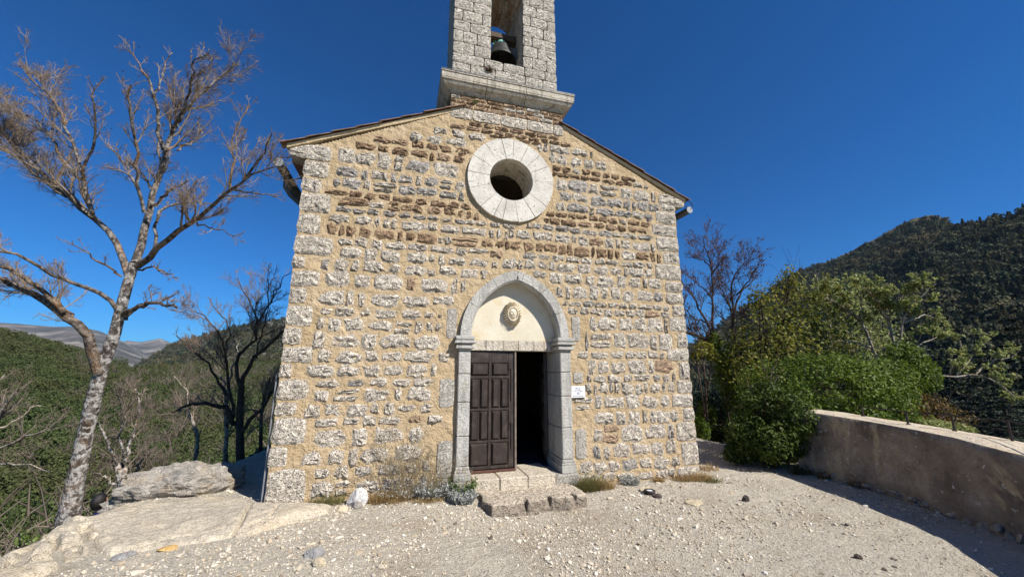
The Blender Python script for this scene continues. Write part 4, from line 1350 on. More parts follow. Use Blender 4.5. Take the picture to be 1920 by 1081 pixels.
# ------------------------------------------------------------------ bell
bell = empty('church_bell', (-.15, .55, 8.45))
tag(bell, 'bronze bell with green patina hanging in the tower opening', 'bell')
q = MB(); q.lathe((-.15, .55, 8.45), [(.30, .03), (.335, .0), (.325, .05), (.28, .14), (.235, .26), (.21, .36), (.16, .41), (.0, .43)], 28)
q.obj('bell_body', M['bronze'], bell, True)
q = MB(); q.lathe((-.15, .55, 8.45), [(.10, .425), (.12, .44), (.10, .52), (.0, .55)], 16)
for s in (-1, 1): q.tube([(-.15+s*.05, .55, 8.9), (-.15+s*.17, .55, 9.0), (-.15+s*.19, .55, 8.9), (-.15+s*.13, .55, 8.85)], .022, 8)
q.obj('bell_crown', M['patina'], bell, True)
q = MB(); q.tube([(-.15, .55, 8.8), (-.15, .55, 8.5)], .012, 8); q.lathe((-.15, .55, 8.43), [(.0, -.04), (.04, -.02), (.045, .02), (.0, .06)], 12); q.obj('clapper', M['iron'], bell)
q = MB(); q.box(-.50, .19, .45, .65, 8.99, 9.15, .02); q.obj('yoke', simple('old_oak', (.05, .035, .025), (.12, .085, .055), 14), bell)

# ------------------------------------------------------------------ plaque by the door
pq = empty('wall_plaque', (1.19, -.03, 1.27))
tag(pq, 'small white plaque with blue lettering on the wall right of the door', 'sign')
MB().box(1.045, 1.338, -.052, -.026, 1.168, 1.375, .003).obj('plate', M['plaque'], pq)
def text(body, x, z, size, parent):
    cu = bpy.data.curves.new('lettering', 'FONT')
    cu.body = body; cu.size = size; cu.align_x = 'CENTER'; cu.extrude = .0008
    cu.materials.append(M['ink'])
    tmp = bpy.data.objects.new('lettering_curve', cu)
    COL.objects.link(tmp)
    me = bpy.data.meshes.new_from_object(tmp.evaluated_get(bpy.context.evaluated_depsgraph_get()))
    bpy.data.objects.remove(tmp)
    me.materials.clear(); me.materials.append(M['ink'])
    o = put(bpy.data.objects.new('lettering', me), parent)
    o.location = (x, -.0535, z)
    o.rotation_euler = (R(90), 0, 0)
text('Lieu   de', 1.19, 1.332, .026, pq)
text('la chapelle', 1.19, 1.303, .024, pq)
text('merci         respect', 1.19, 1.277, .021, pq)
q = MB()
q.prism([(1.165, 1.225), (1.22, 1.225), (1.22, 1.250), (1.1925, 1.278), (1.165, 1.250)], -.0535, -.0525)
q.obj('church_emblem', simple('pale_ink', (.30, .33, .38), (.36, .39, .44), 5, .5, .4, 0), pq)
q = MB()
q.box(1.10, 1.28, -.0535, -.0525, 1.194, 1.200)
q.add([(1.085, -.0535, 1.197), (1.105, -.0535, 1.189), (1.105, -.0535, 1.205)], [(0, 1, 2)]).add([(1.295, -.0535, 1.197), (1.275, -.0535, 1.205), (1.275, -.0535, 1.189)], [(0, 1, 2)])
q.obj('arrow', M['ink'], pq)

# ------------------------------------------------------------------ rocks
def rock(name, c, size, m, seed, label, cat='rock', sub=3, rough=.35, planes=9, rot=0.0, group=None, parent=None):
    bm = bmesh.new()
    bmesh.ops.create_icosphere(bm, subdivisions=sub, radius=1.0)
    P = np.array([v.co[:] for v in bm.verts])
    F = [[v.index for v in f.verts] for f in bm.faces]
    bm.free()
    # flatten along a few random planes for broken faces
    rg = np.random.default_rng(seed)
    for k in range(planes):
        nrm = rg.normal(size=3); nrm /= np.linalg.norm(nrm)
        d = rg.uniform(.55, .85)
        e = P@nrm-d
        P -= np.where(e > 0, e, 0)[:, None]*nrm
    P *= (1+rough*(fbm(P[:, 0]*2.4+seed, P[:, 1]*2.4, P[:, 2]*2.4, 5, seed)))[:, None]
    P *= (1+rough*.45*(fbm(P[:, 0]*7+seed, P[:, 1]*7, P[:, 2]*7, 4, seed+1)))[:, None]
    P[:, 2] = np.where(P[:, 2] < -.3, -.3+(P[:, 2]+.3)*.4, P[:, 2])
    P = P*np.array(size)/2
    c_, s_ = math.cos(rot), math.sin(rot)
    P = np.column_stack([P[:, 0]*c_-P[:, 1]*s_, P[:, 0]*s_+P[:, 1]*c_, P[:, 2]])
    P[:, 2] += size[2]*.12
    o = obj(name, P+np.array(c), F, M[m], parent)
    if label: tag(o, label, cat, group)
    return o
# the wide flat ledge at the left: a thick plate of bedrock with cracks
LEDGE = np.array([onz(px, py, -.16)[:2] for px, py in [(-60, 1060), (0, 1032), (60, 1010), (100, 987), (170, 963), (240, 943), (330, 934), (440, 929), (480, 936), (560, 939), (625, 938), (622, 951), (590, 962), (540, 978), (480, 997), (400, 1012), (300, 1026), (215, 1038), (150, 1050), (70, 1082), (-80, 1130)]])
def crack_line(px):
    return [onz(x, y, -.14)[:2] for x, y in px]
CRACKS = [(crack_line([(152, 992), (168, 1012), (180, 1028), (194, 1040)]), .035), (crack_line([(100, 1010), (108, 1030), (112, 1052)]), .03),
          (crack_line([(472, 937), (462, 960), (450, 985), (435, 1000)]), .012), (crack_line([(520, 948), (505, 970), (470, 985)]), .008),
          (crack_line([(54, 1028), (40, 1045), (36, 1062)]), .05), (crack_line([(250, 1024), (330, 1003), (420, 990)]), .006)]
def seg_dist(x, y, L):
    d = np.full(x.shape, 9.0)
    for a, b_ in zip(L[:-1], L[1:]):
        e = b_-a
        t = np.clip(((x-a[0])*e[0]+(y-a[1])*e[1])/(e@e), 0, 1)
        d = np.minimum(d, np.hypot(x-a[0]-e[0]*t, y-a[1]-e[1]*t))
    return d
def plate(name, poly, z0, h, step, m, edge=.06, seed=0, rough=.04, cracks=(), tilt=(0, 0), base=.5, jag=.05):
    lo, hi = poly.min(0)-.12, poly.max(0)+.12
    xs, ys = np.arange(lo[0], hi[0], step), np.arange(lo[1], hi[1], step)
    X, Y = np.meshgrid(xs, ys, indexing='ij')
    d = -poly_sd(X, Y, poly)+jag*fbm(X*5, Y*5, 0, 3, seed+3)
    top = h*(1-np.exp(-np.clip(d, 0, None)/edge))
    layers = np.round(fbm(X*.9, Y*1.6, 0, 3, seed)*6)/6*.10
    Z = z0+top+np.clip(d/edge, 0, 1)*(rough*2*fbm(X*2.2, Y*2.2, 0, 5, seed+1)+rough*layers*4)+tilt[0]*(X-X.mean())+tilt[1]*(Y-Y.mean())
    for L, wd in cracks:
        dd = seg_dist(X+.02*fbm(X*9, Y*9, 0, 3, 5), Y, L)
        Z -= .13*np.exp(-(dd/max(wd, .018))**2)*min(1, wd*45)
    if name == 'rock_ledge':
        rgc = np.random.default_rng(4)
        cx_, cy_ = rgc.uniform(-6.1, -4.4, 34), rgc.uniform(-2.0, .5, 34)
        wx, wy = X+.10*fbm(X*4, Y*4, 0, 3, 77), Y+.10*fbm(X*4, Y*4, 5, 3, 78)
        D = np.sqrt((wx[..., None]-cx_)**2+((wy[..., None]-cy_)*1.5)**2)
        o_ = np.argsort(D, axis=-1)
        d1, d2 = np.take_along_axis(D, o_[..., :1], -1)[..., 0], np.take_along_axis(D, o_[..., 1:2], -1)[..., 0]
        mk = sstep(.05, -.25, (X+5.71)*1.43+(Y-.08)+.3*fbm(X*2, Y*2, 0, 3, 79))
        Z += mk*((_h(o_[..., 0], 0, 0, 5)-.5)*.11-.15*np.exp(-((d2-d1)/.024)**2)+.05*fbm(X*7, Y*7, 0, 4, 80))
    Z = np.where(d < 0, z0-base*np.clip(-d/.06, 0, 1), Z)
    keep = d > -.07
    idx = -np.ones(X.shape, int)
    idx[keep] = np.arange(keep.sum())
    V = np.column_stack([X[keep], Y[keep], Z[keep]])
    a, b_, c, e = idx[:-1, :-1], idx[1:, :-1], idx[1:, 1:], idx[:-1, 1:]
    ok = (a >= 0) & (b_ >= 0) & (c >= 0) & (e >= 0)
    F = np.stack([a[ok], b_[ok], c[ok], e[ok]], -1)
    return obj(name, V, F, M[m], smooth=True)
o = plate('rock_ledge', LEDGE, -.30, .17, .017, 'rock', .05, 3, .05, CRACKS)
tag(o, 'wide flat ledge of pale cracked bedrock at the left of the gravel', 'rock')
bo = at(338, 930, 5.95)
o = rock('boulder', (bo[0]+.05, bo[1]+.05, -.36), (1.75, 1.15, .86), 'boulder', 5, 'long rough grey boulder with orange lichen lying on the pale ledge', sub=5, rough=.75, planes=3, rot=.45)
o = rock('boulder', at(470, 918, 6.9)-np.array([0, 0, .06]), (1.0, .9, .5), 'boulder', 8, 'shaded boulder in the shadow behind the chapel corner', sub=4, rough=.45, rot=.3)
# rough block in front of the threshold
STEP = np.array([(-.66, -.10), (.93, -.04), (1.0, -.4), (.94, -.79), (.62, -.84), (.30, -.79), (.05, -.83), (-.28, -.88), (-.60, -.87), (-.69, -.5)])
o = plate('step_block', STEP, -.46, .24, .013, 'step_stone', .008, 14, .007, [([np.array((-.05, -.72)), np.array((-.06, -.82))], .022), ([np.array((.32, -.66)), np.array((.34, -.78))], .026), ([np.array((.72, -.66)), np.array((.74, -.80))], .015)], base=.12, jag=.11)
tag(o, 'big rough stone block lying as a step before the church door', 'step')
GR = {}
for name, px, py, wpx, hpx, m, label, seed in [
    ('rock', 678, 926, 38, 34, 'white_rock', 'white angular stone leaning at the foot of the wall', 21),
    ('rock', 576, 969, 46, 16, 'flat_grey_rock', 'flat grey stone beside the right tip of the pale ledge', 22),
    ('rock', 312, 1049, 34, 9, 'orange_rock', 'thin ochre stone lying on the gravel below the ledge', 23),
    ('rock', 228, 1065, 38, 15, 'flat_grey_rock', 'grey stone at the bottom left on the gravel', 24),
    ('rock', 598, 1073, 30, 17, 'cream_rock', 'cream coloured stone at the bottom edge of the gravel', 25),
    ('rock', 592, 1054, 44, 16, 'flat_grey_rock', 'mossy half buried grey stone beside the cream stone', 26),
    ('rock', 1398, 931, 15, 15, 'dark_rock', 'small dark upright stone on the sunny gravel', 27),
    ('rock', 1232, 924, 22, 9, 'dark_rock', 'dark flat stone in front of the recessed ground lamp', 28),
    ('rock', 1302, 936, 44, 6, 'cream_rock', 'pale flat stone set in the gravel before the right wall corner', 29),
    ('rock', 1608, 1037, 14, 10, 'dark_rock', 'small dark red stone alone on the gravel near the shadow edge', 30),
    ('rock', 1585, 974, 10, 7, 'dark_rock', 'tiny dark stone on the gravel in front of the parapet shadow', 31),
    ('rock', 1212, 914, 26, 11, 'cream_rock', 'pale stone holding the recessed ground lamp', 32),
    ('rock', 640, 966, 26, 11, 'cream_rock', 'broken cream stone right of the flat grey stone', 33),
    ('rock', 672, 958, 22, 15, 'boulder', 'small broken grey stone below the white stone at the wall', 34)]:
    p = onz(px, py, -.29)
    Y = float((p-CAM)@FWD)
    if p[1] > -.22 and abs(p[0]) < 3.8: p[1] = -.22
    wd = wpx*Y/FPX
    z = gz1(p[0], p[1])
    rock(name, (p[0], p[1], z), (wd, wd*.75, max(.03, hpx*Y/FPX*1.25)), m, seed, label, rot=.3*(seed % 5)-.5)
# recessed ground lamp
p = onz(1218, 916, -.27)
gl = empty('ground_lamp', (p[0], p[1], gz1(p[0], p[1])+.03))
tag(gl, 'round black ground lamp set in stones near the right wall corner', 'lamp')
q = MB(); q.lathe((p[0], p[1], gz1(p[0], p[1])+.055), [(.0, -.06), (.085, -.06), (.092, .0), (.078, .008), (.072, .0), (.07, -.01)], 24); q.obj('lamp_ring', M['iron'], gl, True)
q = MB(); q.lathe((p[0], p[1], gz1(p[0], p[1])+.05), [(.071, .0), (.045, .004)], 24); q.obj('lamp_glass', M['dark_glass'], gl)
q = MB(); q.lathe((p[0], p[1], gz1(p[0], p[1])+.05), [(.045, .004), (.0, .012)], 24); q.obj('lamp_lens', M['lens'], gl)

# gravel: small stones lying all over the terrace
def pebble_data(seed):
    bm = bmesh.new(); bmesh.ops.create_icosphere(bm, subdivisions=1, radius=.5)
    rg = np.random.default_rng(seed)
    P = np.array([v.co[:] for v in bm.verts])*rg.uniform(.75, 1.25, (12 if len(bm.verts) == 12 else len(bm.verts), 1))
    F = [[v.index for v in f.verts] for f in bm.faces]; bm.free()
    P *= np.array([1, rg.uniform(.6, .95), rg.uniform(.4, .7)])
    return mesh_data('pebble', P, F, M['pebble'])
peb = protos('pebbles', [pebble_data(s) for s in range(7)])
rg = np.random.default_rng(77)
n = 130000
x, y = rg.uniform(-6.2, 7.2, n), rg.uniform(-4.6, 5.5, n)
dcam = np.hypot(x-CAM[0], y-CAM[1])
d = poly_sd(x, y, PLAZA)
inside = (np.abs(x) < 3.6) & (y > 0)
dens = .12+1.0*sstep(-.16, .16, fbm(x*.9, y*.9, 0, 4, 31))
keep = (d < .05) & ~inside & (rg.random(n) < dens) & (poly_sd(x, y, LEDGE) > .0) & (poly_sd(x, y, STEP) > 0) & ~((y > 1.2) & (x < 3)) & (rg.random(n) < np.clip(6.5/dcam, .25, 1)**1.2)
x, y = x[keep], y[keep]
s = .0105*(1-rg.random(len(x))*.988)**-.40
s = np.clip(s*rg.uniform(.7, 1.5, len(x)), .007, .085)
P = np.column_stack([x, y, ground_z(x, y)+s*.12])
gv = scatter('gravel', P, np.column_stack([s, s, s]), np.column_stack([rg.normal(size=len(x))*.3, rg.normal(size=len(x))*.3, rg.random(len(x))*6.28]), peb)
tag(gv, 'loose pale gravel covering the terrace before the chapel', 'gravel')

# broken pieces of pale rock lying loose, mostly towards the ledge
n = 420
x, y = rg.uniform(-5.2, 4.6, n), rg.uniform(-3.6, .0, n)
keep = (poly_sd(x, y, LEDGE) > .03) & (poly_sd(x, y, STEP) > .08) & (rg.random(n) < np.clip(.55-.12*x+.6*(fbm(x*1.2, y*1.2, 0, 3, 44)), .06, 1)) & ~((np.abs(x) < 3.7) & (y > -.05))
x, y = x[keep], y[keep]
s = .035*(1-rg.random(len(x))*.97)**-.40
s = np.clip(s, .035, .14)
S = np.column_stack([s*rg.uniform(.8, 1.5, len(x)), s*rg.uniform(.7, 1.1, len(x)), s*rg.uniform(.35, .7, len(x))])
rb = scatter('rubble', np.column_stack([x, y, ground_z(x, y)+.002]), S, np.column_stack([rg.normal(size=len(x))*.15, rg.normal(size=len(x))*.15, rg.random(len(x))*6.28]), peb)
tag(rb, 'loose broken pieces of pale rock lying in the gravel', 'rubble')

# ------------------------------------------------------------------ parapet wall and its railing
PIN = np.array([(6.18, -.05), (6.16, -.4), (6.10, -1.0), (6.05, -1.55), (5.90, -2.2), (5.70, -2.8), (5.47, -3.45), (5.0, -4.05), (4.45, -4.62), (3.9, -5.3), (3.4, -6.2)])
PTOP = np.array([.80, .79, .77, .75, .73, .70, .63, .60, .58, .56, .55])
def resample(P, n):
    P = np.asarray(P, float)
    s = np.concatenate([[0], np.cumsum(np.linalg.norm(np.diff(P[:, :2], axis=0), axis=1))])
    t = np.linspace(0, s[-1], n)
    return np.column_stack([np.interp(t, s, P[:, k]) for k in range(P.shape[1])])
W = resample(np.column_stack([PIN, PTOP]), 170)
T = np.gradient(W[:, :2], axis=0); T /= np.linalg.norm(T, axis=1, keepdims=True)
Nn = np.column_stack([-T[:, 1], T[:, 0]])      # towards the outside (+x)
if Nn[0, 0] < 0: Nn = -Nn
par = empty('parapet_wall', (6.5, -1.6, -.3))
tag(par, 'low thick parapet of worn brown render along the edge of the terrace', 'wall')
rows = 34
V = []
L_ = np.concatenate([[0], np.cumsum(np.linalg.norm(np.diff(W[:, :2], axis=0), axis=1))])
for k in range(rows):
    t = k/(rows-1)
    zb = -.55
    z = zb+(W[:, 2]-zb)*t
    batter = .10*t
    off = batter+.09*fbm(L_*1.5, z*1.5, 0, 4, 3)+.05*fbm(L_*6, z*6, 0, 3, 7)-.05*np.exp(-((z+.2)/.12)**2)*(fbm(L_*3, z*2, 0, 3, 5)+.1)*2
    off = off+.05*np.clip((t-.93)/.07, 0, 1)**2
    V.append(np.column_stack([W[:, 0]+Nn[:, 0]*off, W[:, 1]+Nn[:, 1]*off, z]))
V = np.array(V); n = len(W)
i = np.arange(rows-1)[:, None]*n; j = np.arange(n-1)[None]
F = np.stack([i+j, i+j+1, i+n+j+1, i+n+j], -1).reshape(-1, 4)
obj('rendered_face', V.reshape(-1, 3), F, M['parapet'], par, True)
# top
topr = 14
V2 = []
for k in range(topr):
    t = k/(topr-1)
    off = .15+t*.68
    z = W[:, 2]+.03*fbm(L_*2.2, np.full(n, t*3), 0, 4, 12)+.012*math.sin(math.pi*t)-(.03 if t == 0 else 0)-(.6 if t == 1 else 0)
    off2 = off+.03*fbm(L_*4, np.full(n, t), 0, 3, 9)
    V2.append(np.column_stack([W[:, 0]+Nn[:, 0]*off2, W[:, 1]+Nn[:, 1]*off2, z]))
V2[0] = V[-1].copy()
V2 = np.array(V2)
i = np.arange(topr-1)[:, None]*n
F = np.stack([i+j, i+j+1, i+n+j+1, i+n+j], -1).reshape(-1, 4)
obj('coping', V2.reshape(-1, 3), F, M['coping'], par, True)
# end face under the bush and outer face
V = np.array([V2[-1], V2[-1]-np.array([0, 0, 2.2])])
i = np.zeros((1, 1), int)
F = np.stack([i+j, i+j+1, i+n+j+1, i+n+j], -1).reshape(-1, 4)
obj('outer_face', V.reshape(-1, 3), F, M['parapet'], par)
p0, p1 = W[0, :2], W[0, :2]+Nn[0]*.83
obj('end_face', [(p0[0], p0[1], -.6), (p1[0], p1[1], -.6), (p1[0], p1[1], W[0, 2]-.05), (p0[0]+.1, p0[1], W[0, 2]-.02)], [(0, 1, 2, 3)], M['parapet'], par)
# stones laid bare along the foot of the wall
rg = np.random.default_rng(5)
t = .5
while t < L_[-1]-.3:
    k = int(np.searchsorted(L_, t))
    wd = rg.uniform(.08, .22)
    p = W[k, :2]+Nn[k]*rg.uniform(-.005, .035)
    z = gz1(p[0], p[1])
    rock('foot_stone', (p[0], p[1], z+rg.uniform(-.02, .08)), (wd, .13, rg.uniform(.08, .16)), 'boulder' if rg.random() < .5 else 'step_stone', int(t*100), None, sub=2, rot=math.atan2(T[k, 1], T[k, 0])+rg.normal()*.15, parent=par)
    t += wd*rg.uniform(.8, 1.5)
rail = empty('railing', (6.8, -2.2, .6))
tag(rail, 'thin rusty iron railing with short posts on top of the parapet', 'railing')
posts = []
for px, py, z, h in [(1615, 782, .76, .20), (1700, 799, .73, .24), (1788, 812, .70, .27), (1898, 836, .64, .33)]:
    p = onz(px, py, z)+np.array([.10, .03, .01])
    posts.append((p, h))
p_last = posts[-1][0]+np.array([-.75, -1.0, -.05]); posts.append((p_last, .36))
for p, h in posts:
    q = MB(); q.tube([p+np.array([0, 0, -.05]), p+np.array([.004, 0, h])], .016, 8); q.tube([p+np.array([0, 0, -.03]), p+np.array([0, 0, .03])], .032, 8)
    q.obj('post', M['iron'], rail)
q = MB(); q.tube([p+np.array([0, 0, h-.015]) for p, h in posts], .009, 6); q.obj('rail', M['iron'], rail)
q = MB(); q.tube([p+np.array([0, 0, h*.62-.02*(k % 2)]) for k, (p, h) in enumerate(posts[2:])], .005, 6); q.obj('lower_wire', M['iron'], rail)

# ------------------------------------------------------------------ trees
def grow(P, Rr, n, ang=(25, 60), ln=(.25, .5), K=6, up=.35, t0=.2, wob=.16, rf=.55, rmin=.0022, seed=0, lmax=9, taper=.25, tpow=1.0):
    """n side branches on every polyline of P (N,K0,3)."""
    rg = np.random.default_rng(seed)
    N, K0, _ = P.shape
    L = np.linalg.norm(np.diff(P, axis=1), axis=2).sum(1)
    cnt = np.maximum(1, np.round(n*np.clip(L/np.median(L), .35, 2.2))).astype(int)
    src = np.repeat(np.arange(N), cnt)
    t = t0+(1-t0)*rg.random(len(src))**tpow
    f = t*(K0-1)
    a = np.minimum(f.astype(int), K0-2)
    u = (f-a)[:, None]
    B = P[src, a]*(1-u)+P[src, a+1]*u
    r = Rr[src, a]*(1-u[:, 0])+Rr[src, a+1]*u[:, 0]
    T = P[src, a+1]-P[src, a]
    T /= np.linalg.norm(T, axis=1, keepdims=True)+1e-9
    q = rg.normal(size=T.shape)
    q -= (q*T).sum(1, keepdims=True)*T
    q /= np.linalg.norm(q, axis=1, keepdims=True)+1e-9
    an = np.radians(rg.uniform(ang[0], ang[1], len(src)))[:, None]
    D = T*np.cos(an)+q*np.sin(an)
    D[:, 2] += up*.5
    D /= np.linalg.norm(D, axis=1, keepdims=True)
    l = np.minimum(L[src]*rg.uniform(ln[0], ln[1], len(src))*(1.15-.6*t), lmax)
    out = np.zeros((len(src), K, 3))
    out[:, 0] = B
    for k in range(1, K):
        D = D+rg.normal(size=D.shape)*wob
        D[:, 2] += up*.18
        D /= np.linalg.norm(D, axis=1, keepdims=True)
        out[:, k] = out[:, k-1]+D*(l/(K-1))[:, None]
    r0 = np.minimum(r*rf, l*.022)
    r0 = np.maximum(r0, rmin)
    R_ = r0[:, None]*np.linspace(1, taper, K)[None]
    return out, np.maximum(R_, rmin*.8)
def trace(pts, Y0, dY, r0, r1, K=12, wig=0.0, seed=0):
    """a limb followed through the air: pts along its course, distance from Y0 to Y0+dY."""
    pts = np.asarray(pts, float)
    s = np.concatenate([[0], np.cumsum(np.linalg.norm(np.diff(pts, axis=0), axis=1))])
    t = np.linspace(0, s[-1], K)
    X, Yp = np.interp(t, s, pts[:, 0]), np.interp(t, s, pts[:, 1])
    P = np.array([at(a, b_, Y0+dY*(q/s[-1])) for a, b_, q in zip(X, Yp, t)])
    if wig:
        rg = np.random.default_rng(seed)
        P[1:] += rg.normal(size=P[1:].shape)*wig
    return P, np.linspace(r0, r1, K)
def join(parts):
    V, F, n = [], [], 0
    for v, f in parts:
        V.append(v); F.append(f+n); n += len(v)
    return np.vstack(V), np.vstack(F)
def lumpy(P, Rr, n=14, amp=.10, seed=0):
    V, F = tubes(P[None], Rr[None], n)
    V = V.reshape(len(P), n, 3)
    c = P[:, None]
    d = V-c
    k = 1+amp*2*fbm(V[..., 0]*6, V[..., 1]*6, V[..., 2]*4, 4, seed)
    return (c+d*k[..., None]).reshape(-1, 3), F

# ---- the big bare tree at the left
bt = empty('bare_tree', onz(128, 975, -.5))
tag(bt, 'tall leafless tree with lichen covered leaning trunk behind the rock ledge', 'tree')
Y0 = 5.25
px = lambda q: q*Y0/FPX/2*.72
tp = [(122, 1010), (128, 975), (140, 910), (152, 850), (163, 800), (176, 745), (190, 695), (204, 655), (216, 622), (224, 590), (232, 560), (240, 530), (247, 508), (252, 492)]
tw_ = [58, 50, 44, 41, 39, 37, 37, 34, 32, 30, 28, 26, 26, 24]
s_ = np.linspace(0, 1, len(tp))
TP, _ = trace(tp, Y0, .15, 1, 1, 40)
TR = np.interp(np.linspace(0, 1, 40), s_, [px(q)*.88 for q in tw_])
tv_, tf_ = lumpy(TP, TR, 20, .10, 3)
obj('trunk', tv_, tf_, M['bark'], bt, True)
z1 = lambda L: [(x/1.93, y/1.93) for x, y in L]
limbs = [
    # (course, start distance, change of distance, start and end radius in px)
    ([(186, 700), (176, 668), (165, 632), (150, 608), (120, 586), (80, 562), (40, 540), (0, 521), (-50, 500)], 5.3, -.35, 14, 5, 'limb'),
    ([(120, 586), (88, 552), (52, 523), (0, 497), (-60, 470)], 5.1, -.3, 7, 3, 'limb'),
    ([(222, 585), (205, 557), (155, 536), (104, 518), (52, 488), (0, 466), (-60, 440)], 5.35, -.9, 6, 2.2, 'limb'),
    ([(165, 632), (140, 600), (105, 560), (60, 540), (20, 535)], 5.25, .4, 5, 2, 'limb'),
    ([(232, 590), (252, 578), (282, 567), (308, 568), (330, 575)], 5.35, -.4, 7, 3, 'limb'),
    ([(236, 600), (245, 585), (262, 570), (300, 565), (332, 552)], 5.35, .3, 5, 1.6, 'limb'),
    (z1([(465, 1000), (440, 930), (410, 860), (350, 795), (240, 712), (150, 622), (60, 532), (0, 480), (-70, 420)]), 5.4, .9, 9.5, 4, 'bark'),
    (z1([(335, 775), (315, 700), (302, 645), (280, 560), (232, 420), (180, 340), (110, 262), (95, 200)]), 5.55, .3, 6, 1.6, 'bark'),
    (z1([(303, 650), (320, 565), (350, 460), (338, 340), (330, 290)]), 5.6, -.4, 4.5, 1.4, 'bark'),
    (z1([(300, 655), (225, 580), (190, 505), (120, 430), (40, 395), (-20, 370)]), 5.6, .5, 4.5, 1.6, 'bark'),
    (z1([(240, 712), (160, 660), (80, 575), (0, 455), (-50, 400)]), 5.8, .6, 4, 2, 'bark'),
    (z1([(490, 950), (505, 900), (520, 850), (540, 765), (556, 700), (580, 620), (602, 530), (640, 452), (680, 400), (740, 320), (800, 250), (850, 188)]), 5.4, 1.0, 11, 1.8, 'bark'),
    (z1([(522, 770), (500, 690), (497, 620), (490, 500), (466, 355), (474, 300)]), 5.5, -.5, 5, 2.6, 'bark'),
    (z1([(515, 740), (472, 630), (430, 570), (385, 515)]), 5.5, .5, 4, 1.8, 'bark'),
    (z1([(592, 545), (572, 450), (560, 340), (540, 280), (508, 200), (465, 125)]), 5.65, -.3, 6, 1.4, 'bark'),
    (z1([(620, 490), (655, 410), (682, 330), (702, 240), (692, 180), (750, 140)]), 5.8, -.7, 4.5, 1.2, 'bark'),
    (z1([(560, 340), (590, 250), (600, 180), (620, 140)]), 5.6, .3, 3, 1.1, 'bark'),
    (z1([(500, 962), (560, 912), (620, 862), (700, 802), (760, 752), (830, 682), (900, 642), (1000, 598)]), 5.4, -.6, 9, 1.6, 'limb'),
    (z1([(832, 682), (842, 600), (835, 520), (872, 430), (900, 380)]), 5.05, .5, 4, 1.2, 'limb'),
    (z1([(880, 650), (930, 590), (962, 540), (990, 480)]), 5.0, -.3, 3.4, 1.2, 'limb'),
    (z1([(850, 690), (950, 700), (1035, 716)]), 5.05, .2, 2.6, 1.0, 'limb'),
    (z1([(560, 905), (560, 850), (566, 795), (600, 745), (700, 732), (790, 738)]), 5.4, .6, 5, 1.5, 'bark'),
    (z1([(545, 752), (600, 702), (650, 672), (685, 655)]), 5.5, -.3, 4.4, 2.0, 'bark'),
    (z1([(700, 802), (760, 822), (850, 852)]), 5.2, -.3, 2.4, 1.0, 'limb'),
    (z1([(500, 975), (560, 968), (640, 1005)]), 5.4, -.3, 3.0, 1.0, 'limb'),
    (z1([(640, 545), (690, 520), (740, 460), (760, 440)]), 5.7, .4, 3, 1.0, 'bark'),
    (z1([(440, 1000), (380, 960), (300, 900), (250, 880)]), 5.35, -.5, 3, 1.1, 'limb'),
]
groups = {'bark': [], 'limb': []}
LP, LR = [], []
for k, (pts, y0, dy, ra, rb, m) in enumerate(limbs):
    pts = [(x, y+max(0, 175-y)*.26) for x, y in pts]
    P, Rr = trace(pts, y0, dy, px(ra*2)*.9, px(rb*2)*.9, 14, .012, k)
    groups[m].append(lumpy(P, Rr, 9, .10, k))
    LP.append(P); LR.append(Rr)
for m in ('bark', 'limb'):
    v, f = join(groups[m])
    obj('limb' if m == 'limb' else 'upper_limb', v, f, M['upper_bark' if m == 'bark' else m], bt, True)
LP, LR = np.array(LP), np.array(LR)
g1, r1 = grow(LP, LR, 12, (22, 55), (.15, .33), 7, .40, .26, .13, .5, .004, 1, .9, tpow=.7)
g2, r2 = grow(g1, r1, 7, (22, 55), (.28, .52), 6, .3, .2, .20, .55, .003, 2, .5)
g3, r3 = grow(g2, r2, 5, (25, 65), (.35, .75), 5, .28, .15, .22, .6, .0018, 3, .25)
v, f = join([tubes(g1, r1, 5), tubes(g2, r2, 4), tubes(g3, r3, 3)])
obj('twigs', v, f, M['twig'], bt)
rg = np.random.default_rng(9)
tips = g3[rg.choice(len(g3), 420), -1]
v, f = leaf_quads(tips+rg.normal(size=tips.shape)*.02, rg.normal(size=tips.shape), .014, .5, 4)
obj('dead_leaves', v, f, M['leaf_brown'], bt)

